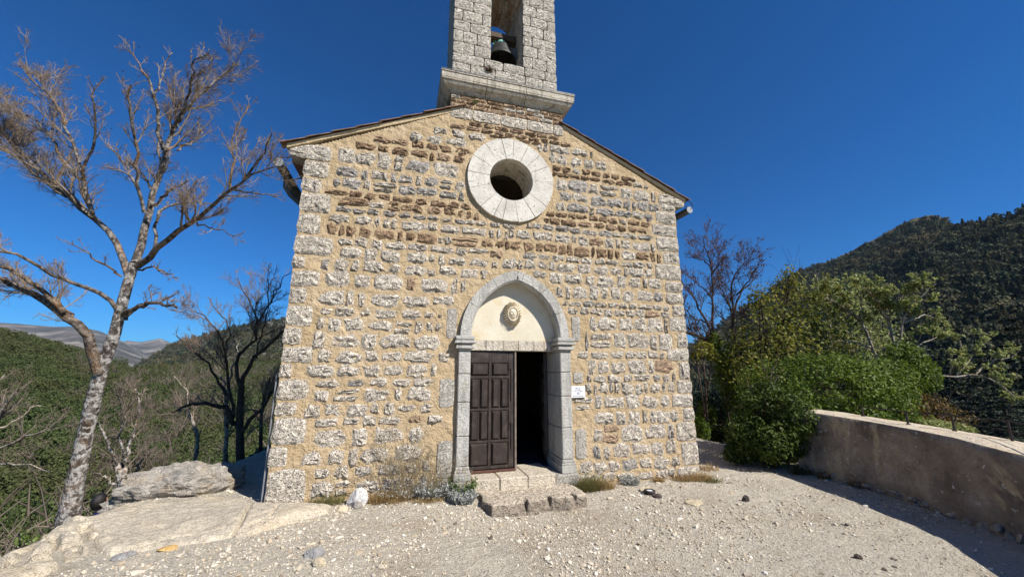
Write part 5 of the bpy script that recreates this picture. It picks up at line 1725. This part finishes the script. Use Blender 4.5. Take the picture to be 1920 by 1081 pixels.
# ---- other bare trees
def bare_tree(label, base_px, base_Y, limbs, trunk_m, twig_m, seed, n=(7, 5, 4), group=None, leaf=None, name='bare_tree', twr=.0032, lmax=(1.4, .7, .35)):
    bpt = at(base_px[0], base_px[1], base_Y)
    g0 = gz1(bpt[0], bpt[1])
    e = empty(name, (bpt[0], bpt[1], min(g0, bpt[2])))
    tag(e, label, 'tree', group)
    parts, LP, LR = [], [], []
    for k, (pts, dy0, dy, ra, rb) in enumerate(limbs):
        sc = (base_Y+dy0)/FPX/2
        P, Rr = trace(pts, base_Y+dy0, dy, ra*sc, rb*sc, 12, .02 if k else .008, seed+k)
        if k == 0 or pts[0] == base_px:
            P[0, 2] -= .1
            if g0 < P[0, 2]:          # the foot goes down to the ground behind the rocks
                ex = np.array([[P[0, 0], P[0, 1], g0-.1]])
                P = np.vstack([ex, P[:-1]*1.0]) if False else np.vstack([ex, P])
                Rr = np.concatenate([[Rr[0]*1.25], Rr])
                P, Rr = resample(np.column_stack([P, Rr]), 12)[:, :3], np.interp(np.linspace(0, 1, 12), np.linspace(0, 1, len(Rr)), Rr)
        parts.append(lumpy(P, Rr, 10 if ra > 8 else 7, .09, seed+k))
        LP.append(P); LR.append(Rr)
    v, f = join(parts)
    obj('trunk', v, f, M[trunk_m], e, True)
    LP, LR = np.array(LP), np.array(LR)
    a1, b1 = grow(LP, LR, n[0], (25, 55), (.18, .42), 6, .4, .35, .13, .5, twr*1.6, seed+50, lmax[0])
    a2, b2 = grow(a1, b1, n[1], (22, 55), (.3, .6), 5, .35, .2, .18, .55, twr*1.2, seed+51, lmax[1])
    a3, b3 = grow(a2, b2, n[2], (22, 60), (.35, .7), 4, .3, .15, .22, .6, twr, seed+52, lmax[2])
    v, f = join([tubes(a1, b1, 4), tubes(a2, b2, 3), tubes(a3, b3, 3)])
    obj('twigs', v, f, M[twig_m], e)
    if leaf:
        m, cnt, size = leaf
        rg = np.random.default_rng(seed+60)
        src = rg.integers(0, len(a3), cnt)
        P = a3[src, rg.integers(1, a3.shape[1], cnt)]+rg.normal(size=(cnt, 3))*size*.8
        v, f = leaf_quads(P, rg.normal(size=P.shape)+np.array([0, 0, .5]), size*(.6+.8*rg.random(cnt)), .55, seed+61)
        obj('leaves', v, f, M[m], e)
    return e
z8 = lambda L: [(320+x/2.458, 480+y/2.458) for x, y in L]
bare_tree('dark bare tree in the shade behind the left corner of the chapel', (452, 893), 9.2, [
    (z8([(325, 1015), (322, 900), (318, 800), (320, 700), (325, 600)]), 0, 0, 15, 10),
    (z8([(325, 620), (332, 560), (385, 475), (450, 412), (515, 350), (560, 320)]), 0, .5, 8, 4),
    (z8([(312, 775), (285, 755), (262, 712), (212, 680), (150, 675), (60, 690), (0, 720)]), 0, -.8, 10, 2.5),
    (z8([(320, 600), (302, 500), (330, 430), (395, 400), (400, 300), (370, 230), (330, 150), (308, 105)]), 0, .6, 7, 1.6),
    (z8([(398, 320), (430, 260), (470, 190), (520, 100), (545, 80)]), .5, .4, 4, 1.3),
    (z8([(290, 745), (272, 620), (260, 520), (250, 420), (212, 345), (180, 290), (110, 250)]), 0, -.5, 6, 1.4),
    (z8([(258, 430), (275, 340), (230, 265), (175, 215)]), -.2, .4, 3.4, 1.2),
    (z8([(258, 640), (215, 560), (170, 500), (60, 402), (10, 360)]), 0, -.9, 5, 1.4),
    (z8([(325, 810), (345, 775), (380, 738), (440, 680), (480, 600), (520, 520)]), 0, -.4, 8, 2.5),
    (z8([(395, 470), (440, 300), (445, 200), (440, 100)]), .3, -.4, 3.4, 1.2)],
    'dark_bark', 'grey_twig', 300, (12, 6, 4))
bare_tree('slim grey bare tree just left of the dark tree', (424, 895), 10.5, [
    (z8([(256, 1020), (252, 900), (258, 830), (252, 740), (262, 650), (270, 560)]), 0, 0, 9, 4),
    (z8([(258, 830), (275, 800), (280, 770)]), 0, -.2, 4, 2),
    (z8([(262, 650), (240, 560), (200, 500)]), 0, .4, 4, 1.5),
    (z8([(268, 580), (300, 480), (310, 400)]), 0, .2, 4, 1.3)], 'bark', 'grey_twig', 330, (6, 4, 3))
bare_tree('thin dark trunk close beside the chapel wall', (489, 880), 11.0, [
    (z8([(412, 1000), (415, 900), (418, 720), (430, 640), (460, 560)]), 0, 0, 8, 4),
    (z8([(418, 715), (370, 705), (330, 712)]), 0, -.4, 3, 1.3),
    (z8([(420, 700), (470, 620), (500, 540)]), 0, .4, 4, 2)], 'dark_bark', 'grey_twig', 345, (6, 4, 3))
bl = lambda L: [(x/1.998, 540+y/1.998) for x, y in L]
bare_tree('short forked bare tree standing behind the boulder', (230, 948), 7.6, [
    (bl([(460, 830), (460, 740), (455, 700), (440, 660)]), 0, 0, 17, 9),
    (bl([(452, 712), (438, 660), (410, 600), (398, 550), (370, 500)]), 0, .4, 8, 2.2),
    (bl([(462, 720), (470, 640), (498, 550), (520, 470), (528, 420), (500, 370)]), 0, .5, 8, 2),
    (bl([(470, 742), (505, 690), (520, 650), (560, 620)]), 0, -.4, 8, 2),
    (bl([(445, 745), (400, 715), (350, 690)]), 0, -.3, 6, 2),
    (bl([(470, 650), (450, 560), (470, 480), (440, 400)]), 0, -.4, 5, 1.6)], 'bark', 'grey_twig', 360, (8, 6, 4))
bare_tree('pale crooked sapling trunk between the forked tree and the dark tree', (366, 900), 11.5, [
    (bl([(735, 700), (728, 640), (742, 560), (722, 500), (704, 450), (660, 440)]), 0, 0, 7, 3),
    (bl([(730, 640), (745, 580), (750, 530)]), 0, .2, 5, 2),
    (bl([(704, 450), (700, 380), (650, 330)]), 0, .3, 3, 1.2)], 'pale_bark', 'grey_twig', 375, (6, 5, 3))
bare_tree('spreading grey bare tree below the terrace at the far left', (-60, 950), 10.5, [
    ([(-60, 950), (-50, 880), (-30, 820), (0, 770), (30, 735)], 0, 0, 14, 4),
    ([(-40, 850), (10, 835), (60, 815), (105, 800)], 0, -.5, 6, 2),
    ([(-30, 820), (-10, 780), (-20, 730), (10, 700)], 0, .6, 6, 2),
    ([(-30, 815), (30, 790), (60, 760), (80, 760)], 0, .8, 5, 1.6),
    ([(-45, 870), (20, 868), (60, 872), (95, 885)], 0, -.8, 5, 1.6)], 'pale_bark', 'grey_twig', 390, (8, 6, 4))
z7 = lambda L: [(1270+x/3.605, 420+y/3.605) for x, y in L]
bare_tree('bare tree with brown seed sprays behind the right corner of the chapel', (1385, 800), 13.0, [
    (z7([(415, 1370), (400, 1200), (350, 1000), (300, 880), (262, 850), (205, 792), (130, 745), (60, 730), (-20, 735)]), 0, 0, 9, 3.5),
    (z7([(255, 850), (232, 760), (236, 700), (240, 560), (240, 400), (230, 260), (200, 190), (178, 85)]), 0, .3, 6, 1.2),
    (z7([(232, 760), (205, 660), (160, 600), (110, 500), (50, 420), (10, 350)]), 0, -.4, 5, 1.3),
    (z7([(200, 660), (120, 640), (60, 590), (40, 520)]), 0, -.5, 3.4, 1.2),
    (z7([(238, 500), (190, 450), (110, 380), (40, 330)]), .1, -.4, 3, 1.1),
    (z7([(232, 300), (170, 240), (100, 220), (50, 190)]), .2, .2, 2.4, 1),
    (z7([(240, 330), (280, 270), (330, 210)]), .2, -.3, 2.6, 1),
    (z7([(200, 190), (250, 160), (310, 150)]), .3, .2, 2, 1),
    (z7([(410, 1000), (385, 800), (375, 640), (374, 580), (355, 440), (400, 330), (440, 270), (500, 220)]), 0, .5, 7, 1.2),
    (z7([(376, 620), (400, 540), (430, 450), (520, 370), (575, 310)]), .1, .2, 4.4, 1.2),
    (z7([(400, 480), (470, 400), (540, 290), (570, 240)]), .2, -.3, 3, 1.1),
    (z7([(372, 600), (340, 520), (320, 480), (270, 390)]), .1, -.4, 3.6, 1.1),
    (z7([(455, 900), (430, 780), (445, 700), (470, 560)]), .2, .2, 4, 1.2)],
    'dark_bark', 'red_twig', 420, (9, 6, 4), leaf=('leaf_brown', 3800, .028), twr=.0034, lmax=(1.1, .55, .3))

# ---- leafy growth on the right
def leaf_mass(name, label, cat, clumps, Y, count, size, m, seed, stems=0, stem_m='dark_bark', group=None, shell=.5, base=None, depthf=.8):
    """clumps: (px, py, half width px, half height px, extra distance)."""
    C_, R_ = [], []
    for (cx, cy, hw, hh, dy) in clumps:
        k = (Y+dy)/FPX
        C_.append(at(cx, cy, Y+dy)); R_.append((hw*k, max(hw, hh)*k*depthf, hh*k))
    C_, R_ = np.array(C_), np.array(R_)
    b0 = base if base is not None else C_[C_[:, 2].argmin()]
    e = empty(name, (b0[0], b0[1], min(gz1(b0[0], b0[1]), C_[:, 2].min())))
    tag(e, label, cat, group)
    P, N = clump_cloud(count, C_, R_, seed, shell)
    rg = np.random.default_rng(seed)
    N = N+np.array([0, 0, .7])
    v, f = leaf_quads(P, N, size*(.55+.9*rg.random(len(P))), .55, seed)
    obj('foliage', v, f, M[m], e)
    root = np.array([b0[0], b0[1], gz1(b0[0], b0[1])])
    Q, RR = [], []
    for k in range(max(stems, 2)):
        c = C_[rg.integers(len(C_))]
        q = np.array([root+rg.normal(size=3)*[.1, .1, 0], root*.5+c*.5+rg.normal(size=3)*.15, c, c+rg.normal(size=3)*.3+[0, 0, .3]])
        q = resample(q, 8)
        Q.append(q); RR.append(np.linspace(.035, .008, 8))
    Q, RR = np.array(Q), np.array(RR)
    a1, b1 = grow(Q, RR, 7, (30, 65), (.2, .45), 5, .2, .4, .2, .5, .004, seed+3, 1.0)
    v, f = join([tubes(Q, RR, 7), tubes(a1, b1, 4)])
    obj('stems', v, f, M[stem_m], e)
    return e
leaf_mass('leafy_bush', 'large dense dark green bush at the near end of the parapet', 'bush',
          [(1560, 725, 105, 62, 0), (1470, 770, 85, 75, -.2), (1420, 815, 60, 58, -.3), (1500, 830, 80, 50, -.5), (1640, 715, 70, 55, .3), (1580, 790, 90, 50, -.2), (1660, 765, 60, 40, .2), (1440, 720, 60, 45, .6), (1535, 690, 80, 32, .4), (1390, 845, 32, 28, -.6)],
          9.3, 46000, .034, 'leaf_green', 501, 10, base=onz(1470, 860, -.35))
leaf_mass('bush_shade_side', 'shaded front of the large bush, shade put into the leaf colour, at the near end of the parapet beside the path', 'bush',
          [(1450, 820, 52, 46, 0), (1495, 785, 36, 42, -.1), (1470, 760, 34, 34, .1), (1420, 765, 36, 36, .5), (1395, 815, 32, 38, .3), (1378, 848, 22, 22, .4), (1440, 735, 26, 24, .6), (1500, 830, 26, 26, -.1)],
          8.1, 21000, .030, 'leaf_shade', 503, 8, base=onz(1450, 868, -.35))
leaf_mass('shrub', 'glossy green shrub with a dark hollow above the parapet', 'bush',
          [(1700, 690, 42, 48, 0), (1728, 705, 30, 35, .2), (1680, 725, 40, 30, -.3)], 10.5, 12000, .036, 'leaf_green', 505, 5)
leaf_mass('autumn_shrub', 'rust and yellow shrub just beyond the parapet', 'bush',
          [(1725, 770, 55, 34, 0), (1775, 785, 40, 26, .2), (1690, 775, 40, 26, .3)], 10.2, 9000, .032, 'leaf_rust', 509, 5)
leaf_mass('lime_shrub', 'low yellow green shrub seen under the iron rail', 'bush',
          [(1735, 798, 42, 16, 0), (1785, 806, 38, 14, 0)], 9.6, 5000, .03, 'leaf_lime', 511, 4)
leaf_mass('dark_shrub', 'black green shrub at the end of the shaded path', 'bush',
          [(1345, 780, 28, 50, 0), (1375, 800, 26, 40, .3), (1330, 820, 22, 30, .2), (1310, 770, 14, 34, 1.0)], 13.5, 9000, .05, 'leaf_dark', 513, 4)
leaf_mass('path_shrub', 'small green shrub close to the chapel side beside the path', 'bush',
          [(1312, 805, 14, 26, 0), (1325, 780, 14, 26, .5)], 12.0, 3500, .045, 'leaf_green', 515, 3)
leaf_mass('ivy_growth', 'ivy climbing the bare tree behind the chapel corner', 'ivy',
          [(1352, 668, 12, 30, 0), (1360, 710, 16, 34, 0), (1375, 750, 20, 34, 0), (1340, 640, 9, 18, 0)], 12.6, 4200, .045, 'leaf_green', 517, 2)
leaf_mass('yellow_sapling', 'small bright yellow sapling beside the chapel corner', 'tree',
          [(1318, 655, 20, 16, 0), (1305, 668, 12, 10, .1), (1335, 665, 16, 14, .2)], 12.3, 900, .05, 'leaf_yellow', 519, 3)
leaf_mass('yellowing_tree', 'broad yellow green tree rising left behind the dense bush', 'tree',
          [(1440, 620, 62, 55, 0), (1390, 650, 40, 45, .2), (1500, 600, 70, 60, .5), (1425, 560, 34, 34, .3), (1480, 540, 36, 34, .6), (1550, 620, 60, 55, .3), (1410, 690, 55, 40, -.4), (1480, 660, 70, 45, -.3), (1478, 515, 18, 20, .6)],
          12.2, 9000, .050, 'leaf_yellow', 521, 16, shell=.2)
leaf_mass('yellowing_tree', 'thin lime leaved tree behind the middle of the dense bush', 'tree',
          [(1570, 560, 55, 45, 0), (1620, 590, 55, 55, .4), (1540, 545, 40, 35, .3), (1600, 530, 30, 24, .3), (1600, 650, 60, 40, -.3), (1660, 640, 46, 40, .2)],
          13.0, 4600, .050, 'leaf_lime', 523, 12, 'pale_bark', shell=.2)
bare_tree('pale stemmed tree with light green leaves above the parapet', (1688, 740), 11.4, [
    ([(1690, 745), (1682, 690), (1678, 650), (1664, 595), (1645, 565), (1628, 545)], 0, .3, 6, 1.6),
    ([(1680, 660), (1690, 620), (1700, 585), (1720, 560), (1755, 530)], 0, -.4, 4, 1.2),
    ([(1672, 620), (1640, 600), (1600, 590)], .1, .5, 3, 1.1),
    ([(1695, 605), (1735, 590), (1765, 600)], -.1, .2, 3, 1.1),
    ([(1685, 680), (1730, 640), (1775, 625)], 0, .4, 3, 1.1),
    ([(1705, 575), (1700, 545), (1690, 525)], 0, .4, 2.4, 1)],
    'pale_bark', 'grey_twig', 530, (6, 4, 3), leaf=('leaf_lime', 5200, .042), name='leafy_tree', lmax=(.8, .4, .2))
bare_tree('leaning pale trunk with sparse leaves behind the dense bush', (1658, 705), 11.9, [
    ([(1660, 715), (1645, 675), (1632, 645), (1617, 605), (1582, 577), (1540, 552)], 0, .3, 6, 1.6),
    ([(1632, 650), (1600, 640), (1560, 638)], 0, -.4, 3, 1.1),
    ([(1612, 600), (1615, 560), (1600, 525)], .1, .3, 3, 1.1)],
    'pale_bark', 'grey_twig', 540, (6, 4, 3), leaf=('leaf_yellow', 1500, .042), name='leafy_tree', lmax=(.8, .4, .2))
bare_tree('sparse shrub with pale horizontal branches and lime leaf tufts', (1735, 715), 10.8, [
    ([(1735, 720), (1752, 702), (1795, 706), (1830, 700), (1865, 712), (1905, 745)], 0, -.4, 4, 1.4),
    ([(1795, 706), (1815, 680), (1838, 650), (1845, 632)], 0, .3, 2.6, 1),
    ([(1780, 705), (1785, 670), (1775, 655)], 0, -.3, 2.4, 1),
    ([(1830, 700), (1870, 672), (1900, 668)], -.1, .3, 2.4, 1),
    ([(1790, 706), (1810, 688), (1800, 640)], 0, .5, 2, 1)],
    'pale_bark', 'grey_twig', 550, (5, 4, 3), leaf=('leaf_lime', 1600, .040), name='sparse_shrub', lmax=(.5, .3, .16))
# conifers beyond the parapet
def conifer_parts(seed, H=9.0):
    rg = np.random.default_rng(seed)
    tr = MB(); tr.tube([(0, 0, -1), (0, 0, H*.5), (.05, 0, H)], [.16, .10, .02], 8)
    Q, P, N = [], [], []
    z = H*.12
    while z < H*.98:
        r = (1-z/H)**.85*H*.34
        for k in range(int(rg.integers(6, 9))):
            a = rg.random()*6.28
            l = r*rg.uniform(.6, 1.1)
            tt = np.linspace(0, 1, 6)
            q = np.column_stack([np.cos(a)*l*tt, np.sin(a)*l*tt, z+l*(.12*tt-.30*tt**2)])
            Q.append(q)
            m_ = int(10+26*l)
            u = rg.random(m_)**.7
            b_ = np.column_stack([np.cos(a)*l*u, np.sin(a)*l*u, z+l*(.12*u-.30*u**2)])
            side = rg.normal(size=m_)*.16*l*(1-.5*u)
            b_ += np.column_stack([-np.sin(a)*side, np.cos(a)*side, -np.abs(side)*.3+rg.normal(size=m_)*.03])
            P.append(b_); N.append(np.column_stack([rg.normal(size=m_)*.4, rg.normal(size=m_)*.4, np.ones(m_)]))
        z += H*rg.uniform(.035, .06)
    Q = np.array(Q)
    v, f = join([tubes(Q, np.tile(np.linspace(.025, .006, 6), (len(Q), 1)), 4)])
    n = len(tr.V)
    trunk = mesh_data('trunk', list(tr.V)+[tuple(x) for x in v], list(tr.F)+[tuple(int(i)+n for i in q) for q in f], M['dark_bark'])
    P, N = np.vstack(P), np.vstack(N)
    v, f = leaf_quads(P, N, .13*(.6+.8*rg.random(len(P))), .35, seed)
    return trunk, mesh_data('crown', v, f, M['needle'])
CP = [conifer_parts(s) for s in (1, 2, 3)]
for k, (px_, py_, Y, sc, label) in enumerate([
        (1905, 850, 16, .62, 'dark cedar with drooping layered boughs at the right edge beyond the rail'),
        (1850, 850, 21, .85, 'dark conifer behind the sparse shrub with lime leaf tufts'),
        (1800, 840, 26, .95, 'dark conifer just right of the rust coloured shrub'),
        (1960, 840, 24, 1.25, 'tall dark conifer at the right edge behind the cedar'),
        (1762, 830, 34, 1.1, 'dark conifer between the glossy shrub and the valley'),
        (1885, 820, 33, 1.3, 'tall dark conifer far behind the sparse shrub')]):
    p = at(px_, py_, Y)
    e = empty('conifer_tree', (p[0], p[1], p[2]-2.2*sc))
    tag(e, label, 'tree', 'conifers beyond the parapet')
    for d_, nm in zip(CP[k % 3], ('trunk', 'crown')):
        o = bpy.data.objects.new(nm, d_)
        COL.objects.link(o); o.parent = e
    e.scale = (sc*.95, sc*.95, sc)
    e.rotation_euler = (0, 0, k*1.7)

# ------------------------------------------------------------------ plants at the foot of the walls
def blades(P, h, spread, w, seed, K=4, bend=.5):
    rg = np.random.default_rng(seed)
    n = len(P)
    a = rg.random(n)*6.283
    l = h*(.45+.75*rg.random(n))
    tilt = spread*(.25+.9*rg.random(n))
    t = np.linspace(0, 1, K)[None, :, None]
    dirh = np.column_stack([np.cos(a), np.sin(a), np.zeros(n)])[:, None]
    Q = P[:, None]+dirh*(l*tilt)[:, None, None]*(t+bend*t**2)*.7+np.array([0, 0, 1.0])*(l*(1-.35*tilt))[:, None, None]*(t-.25*bend*t**2)
    sd = np.column_stack([-np.sin(a+.6), np.cos(a+.6), np.zeros(n)])[:, None]*(w*(1-t*.85))
    V = np.stack([Q-sd, Q+sd], 2).reshape(-1, 3)
    b_ = (np.arange(n)*K*2)[:, None]+np.arange(K-1)[None]*2
    F = np.stack([b_, b_+1, b_+3, b_+2], -1).reshape(-1, 4)
    return V, F
def tuft(name, label, cat, c, rx, ry, h, count, m, seed, w=.0035, spread=.8, leafy=None, stalk=None, group=None):
    rg = np.random.default_rng(seed)
    c = np.asarray(c, float)
    e = empty(name, c)
    tag(e, label, cat, group)
    a, r = rg.random(count)*6.283, np.sqrt(rg.random(count))
    P = np.column_stack([c[0]+np.cos(a)*r*rx, c[1]+np.sin(a)*r*ry, np.full(count, c[2]-.015)])
    hh = h*(1-.45*r)
    V, F = blades(P, hh, spread, w, seed+1)
    obj('blades', V, F, M[m], e)
    if leafy:
        lm, cnt, size, lift = leafy
        k = rg.integers(0, count, cnt)
        u = rg.random(cnt)
        Q = P[k]+np.column_stack([np.cos(a[k])*hh[k]*.6*u*spread, np.sin(a[k])*hh[k]*.6*u*spread, hh[k]*(lift+(1-lift)*u)*.9])+rg.normal(size=(cnt, 3))*.012
        V, F = leaf_quads(Q, rg.normal(size=Q.shape)+np.array([0, -.3, .6]), size*(.6+.8*rg.random(cnt)), .5, seed+3)
        obj('leaves', V, F, M[lm], e)
    if stalk:
        sm, cnt, sh, r0 = stalk
        aa = rg.random(cnt)*6.283
        S = np.column_stack([c[0]+np.cos(aa)*rx*.6*rg.random(cnt), c[1]+np.sin(aa)*ry*.6*rg.random(cnt), np.full(cnt, c[2]-.01)])
        T_ = S+np.column_stack([rg.normal(size=cnt)*sh*.35, rg.normal(size=cnt)*sh*.12-.03, sh*(.55+.5*rg.random(cnt))])
        Q = np.stack([S, S*.5+T_*.5+rg.normal(size=S.shape)*.02, T_], 1)
        Q = np.array([resample(q, 6) for q in Q])
        RR = np.tile(np.linspace(r0, r0*.4, 6), (cnt, 1))
        a1, b1 = grow(Q, RR, 7, (20, 55), (.2, .45), 4, .3, .35, .2, .6, .0012, seed+9, .2)
        a2, b2 = grow(a1, b1, 3, (20, 55), (.3, .6), 3, .3, .3, .2, .6, .0011, seed+10, .1)
        V, F = join([tubes(Q, RR, 4), tubes(a1, b1, 3), tubes(a2, b2, 3)])
        obj('stalks', V, F, M[sm], e)
        k = rg.integers(0, len(a2), cnt*14)
        V, F = leaf_quads(a2[k, -1]+rg.normal(size=(len(k), 3))*.006, rg.normal(size=(len(k), 3)), .008*(.6+.9*rg.random(len(k))), .6, seed+12)
        obj('seed_heads', V, F, M['sage' if sm != 'weed' else 'weed'], e)['kind'] = 'stuff'
    return e
def foot(pxx, yoff=-.12):
    """ground point before the wall below the place seen at column pxx."""
    x = ony(pxx, 915, yoff)[0]
    return np.array([x, yoff, gz1(x, yoff)])
tuft('grass_tuft', 'sparse dry green grass at the wall left of the white stone', 'grass', foot(615), .30, .09, .26, 520, 'grass', 601)
tuft('grass_tuft', 'straw coloured grass right of the white stone', 'grass', foot(725, -.2), .30, .13, .30, 900, 'straw', 603, spread=1.2)
tuft('dry_weed', 'tall dry twiggy weed with pale seed heads against the wall', 'weed', foot(752, -.16), .30, .09, .30, 260, 'straw', 605, stalk=('weed_stalk', 42, .95, .003), leafy=('sage', 500, .014, .2))
tuft('dry_weed', 'lower grey green weed left of the doorway', 'weed', foot(812, -.16), .22, .10, .34, 320, 'grass', 607, stalk=('weed_stalk', 24, .62, .0026), leafy=('sage', 1900, .016, .1))
tuft('grass_tuft', 'orange dry grass in front of the grey green weed', 'grass', foot(800, -.3), .26, .08, .16, 420, 'straw', 609, spread=1.1)
tuft('lavender_bush', 'silver grey leaved cushion plant beside the step block', 'plant', foot(868, -.38), .15, .12, .25, 520, 'sage', 611, w=.005, leafy=('sage', 2600, .016, .1))
tuft('green_weed', 'leafy green weed growing up the left door jamb', 'weed', foot(868, -.2), .12, .06, .44, 60, 'weed', 613, leafy=('weed', 420, .024, .25), stalk=('straw', 5, .5, .002))
tuft('grass_tuft', 'thick green and straw grass right of the step block', 'grass', foot(1100, -.2), .30, .13, .44, 1400, 'grass', 615, spread=1.0)
tuft('grass_tuft', 'straw grass between the step block and the grey bush', 'grass', foot(1130, -.22), .22, .10, .32, 500, 'straw', 617, spread=1.0)
tuft('lavender_bush', 'small round blue grey bush at the wall', 'plant', foot(1183, -.14), .13, .08, .20, 320, 'sage', 619, leafy=('sage', 900, .014, .1))
bpy.data.objects[[o.name for o in COL.objects if o.name.startswith('lavender_bush')][-1]]['label'] = 'small round blue grey bush at the wall right of the door'
tuft('grass_tuft', 'small dry tuft between the grey bush and the wall corner', 'grass', foot(1236, -.12), .10, .06, .20, 260, 'straw', 621)
tuft('grass_tuft', 'long low strip of dry grass below the right wall corner', 'grass', foot(1300, -.12), .42, .14, .24, 1300, 'straw', 623, spread=1.1)
tuft('grass_tuft', 'green ended grass just beyond the right wall corner', 'grass', foot(1335, -.28), .22, .10, .15, 500, 'grass', 625, spread=1.1)
p = onz(1325, 872, -.3)
tuft('grass_tuft', 'dry weed beside the path behind the chapel corner', 'grass', (p[0], p[1], gz1(p[0], p[1])), .25, .2, .26, 260, 'straw', 627)
for k, (pxx, pyy, lab) in enumerate([(1505, 880, 'brown dry weeds at the bush end of the parapet foot'), (1560, 888, 'brown dry weeds along the parapet foot near the bare stones'), (1620, 903, 'thin brown weeds among the bare stones of the parapet foot')]):
    p = onz(pxx, pyy, -.33)
    tuft('dry_weed', lab, 'weed', (p[0], p[1], gz1(p[0], p[1])), .32, .14, .2, 330, 'leaf_rust', 631+k, leafy=('leaf_rust', 350, .018, .2))
p = ony(917, 134, -.01)
tuft('dry_tuft', 'dry dark tuft growing on the tower wall under the bell opening', 'plant', (p[0], -.03, p[2]), .06, .03, .24, 150, 'leaf_brown', 641, w=.004, spread=1.0)
p = ony(891, 192, -.03)
tuft('green_sprig', 'bright green sprig growing from the wall under the tower cornice', 'plant', (p[0], -.03, p[2]), .03, .02, .11, 16, 'weed', 643, leafy=('weed', 70, .016, .2))
p = at(118, 968, 5.2)
tuft('grass_tuft', 'few green stems at the foot of the big bare tree', 'grass', (p[0]-.1, p[1], -.62), .3, .15, .42, 50, 'weed', 645, leafy=('weed', 120, .03, .2))

# ------------------------------------------------------------------ people resting below the ledge
def person(label, head, torso_m, turn, seed):
    """someone sitting on the slope with the back to the terrace; head: centre of the head."""
    H = np.asarray(head, float)
    e = empty('person', (H[0], H[1], H[2]-.78))
    tag(e, label, 'person')
    c, s = math.cos(turn), math.sin(turn)
    def w_(x, y, z): return (H[0]+x*c-y*s, H[1]+x*s+y*c, H[2]+z)
    pts = [(0, 0, -.72, .15), (0, 0, -.45, .15), (0, .02, -.28, .145), (0, .0, -.19, .06), (0, .0, -.12, .055),
           (.16, .0, -.25, .065), (.22, .08, -.45, .045), (.16, .28, -.55, .035), (.12, .36, -.55, .03),
           (-.16, .0, -.25, .065), (-.22, .08, -.45, .045), (-.16, .28, -.55, .035), (-.12, .36, -.55, .03),
           (.10, .2, -.68, .085), (.12, .5, -.50, .06), (.12, .62, -.88, .045), (.12, .76, -.90, .035),
           (-.10, .2, -.68, .085), (-.12, .5, -.50, .06), (-.12, .62, -.88, .045), (-.12, .76, -.90, .035)]
    ed = [(0, 1), (1, 2), (2, 3), (3, 4), (2, 5), (5, 6), (6, 7), (7, 8), (2, 9), (9, 10), (10, 11), (11, 12), (0, 13), (13, 14), (14, 15), (15, 16), (0, 17), (17, 18), (18, 19), (19, 20)]
    me = bpy.data.meshes.new('body')
    me.from_pydata([w_(*p[:3]) for p in pts], ed, [])
    me.materials.append(M[torso_m])
    o = put(bpy.data.objects.new('body', me), e)
    md = o.modifiers.new('skin', 'SKIN')
    for k, p in enumerate(pts):
        me.skin_vertices[0].data[k].radius = (p[3], p[3]*.8)
    me.skin_vertices[0].data[0].use_root = True
    sb = o.modifiers.new('sub', 'SUBSURF'); sb.levels = 1; sb.render_levels = 2
    for nm, m, f in (('head', 'skin', 1.0), ('hair', 'hair', 1.09)):
        bm = bmesh.new(); bmesh.ops.create_uvsphere(bm, u_segments=20, v_segments=14, radius=1.0)
        V = []
        for v in bm.verts:
            x, y, z = v.co
            zz = z*.118*f+(0 if nm == 'head' else .012)
            yy = y*.098*f-(0 if nm == 'head' else .014)
            xx = x*.078*f*(1 if z > -.2 else 1-.25*(-z-.2))
            if nm == 'head' and y > .7:
                yy += .02*math.exp(-(x/.2)**2-((z+.1)/.2)**2)
                yy -= .012*math.exp(-((abs(x)-.4)/.16)**2-((z-.12)/.12)**2)
            V.append(w_(xx, yy, zz))
        F = [[v.index for v in q.verts] for q in bm.faces if nm == 'head' or not (all(v.co.y > .25 and v.co.z < .45 for v in q.verts) or all(v.co.z < -.75 for v in q.verts))]
        bm.free()
        obj(nm, V, F, M[m], e, True)
    q = MB()
    for sx in (-1, 1):
        q.add([w_(sx*.078, .0, .03), w_(sx*.09, -.02, .02), w_(sx*.088, -.015, -.02), w_(sx*.076, .005, -.03)], [(0, 1, 2, 3)])
    q.obj('ear', M['skin'], e)
person('person with black hair in a navy top sitting below the pale ledge', at(187, 941, 5.9), 'navy', -.25, 1)
person('person with black hair in a maroon top sitting beside the forked bare tree', at(251, 916, 6.9), 'maroon', .1, 2)
person('person with dark hair almost hidden behind the grey boulder', at(300, 897, 8.4), 'navy', .2, 3)
hz = MB(); hz.box(-13000, 13000, -13000, 13000, -140, 900)
hm = bpy.data.materials.new('haze')
hm.use_nodes = True
hn = hm.node_tree
hn.nodes.remove(hn.nodes['Principled BSDF'])
pv = hn.nodes.new('ShaderNodeVolumePrincipled')
pv.inputs['Color'].default_value = (0.50, 0.70, 1.0, 1)
pv.inputs['Density'].default_value = 0.00003
pv.inputs['Anisotropy'].default_value = 0.0
hn.links.new(pv.outputs[0], hn.nodes['Material Output'].inputs['Volume'])
tag(hz.obj('haze', hm), kind='stuff')
print('built', len(bpy.data.objects))
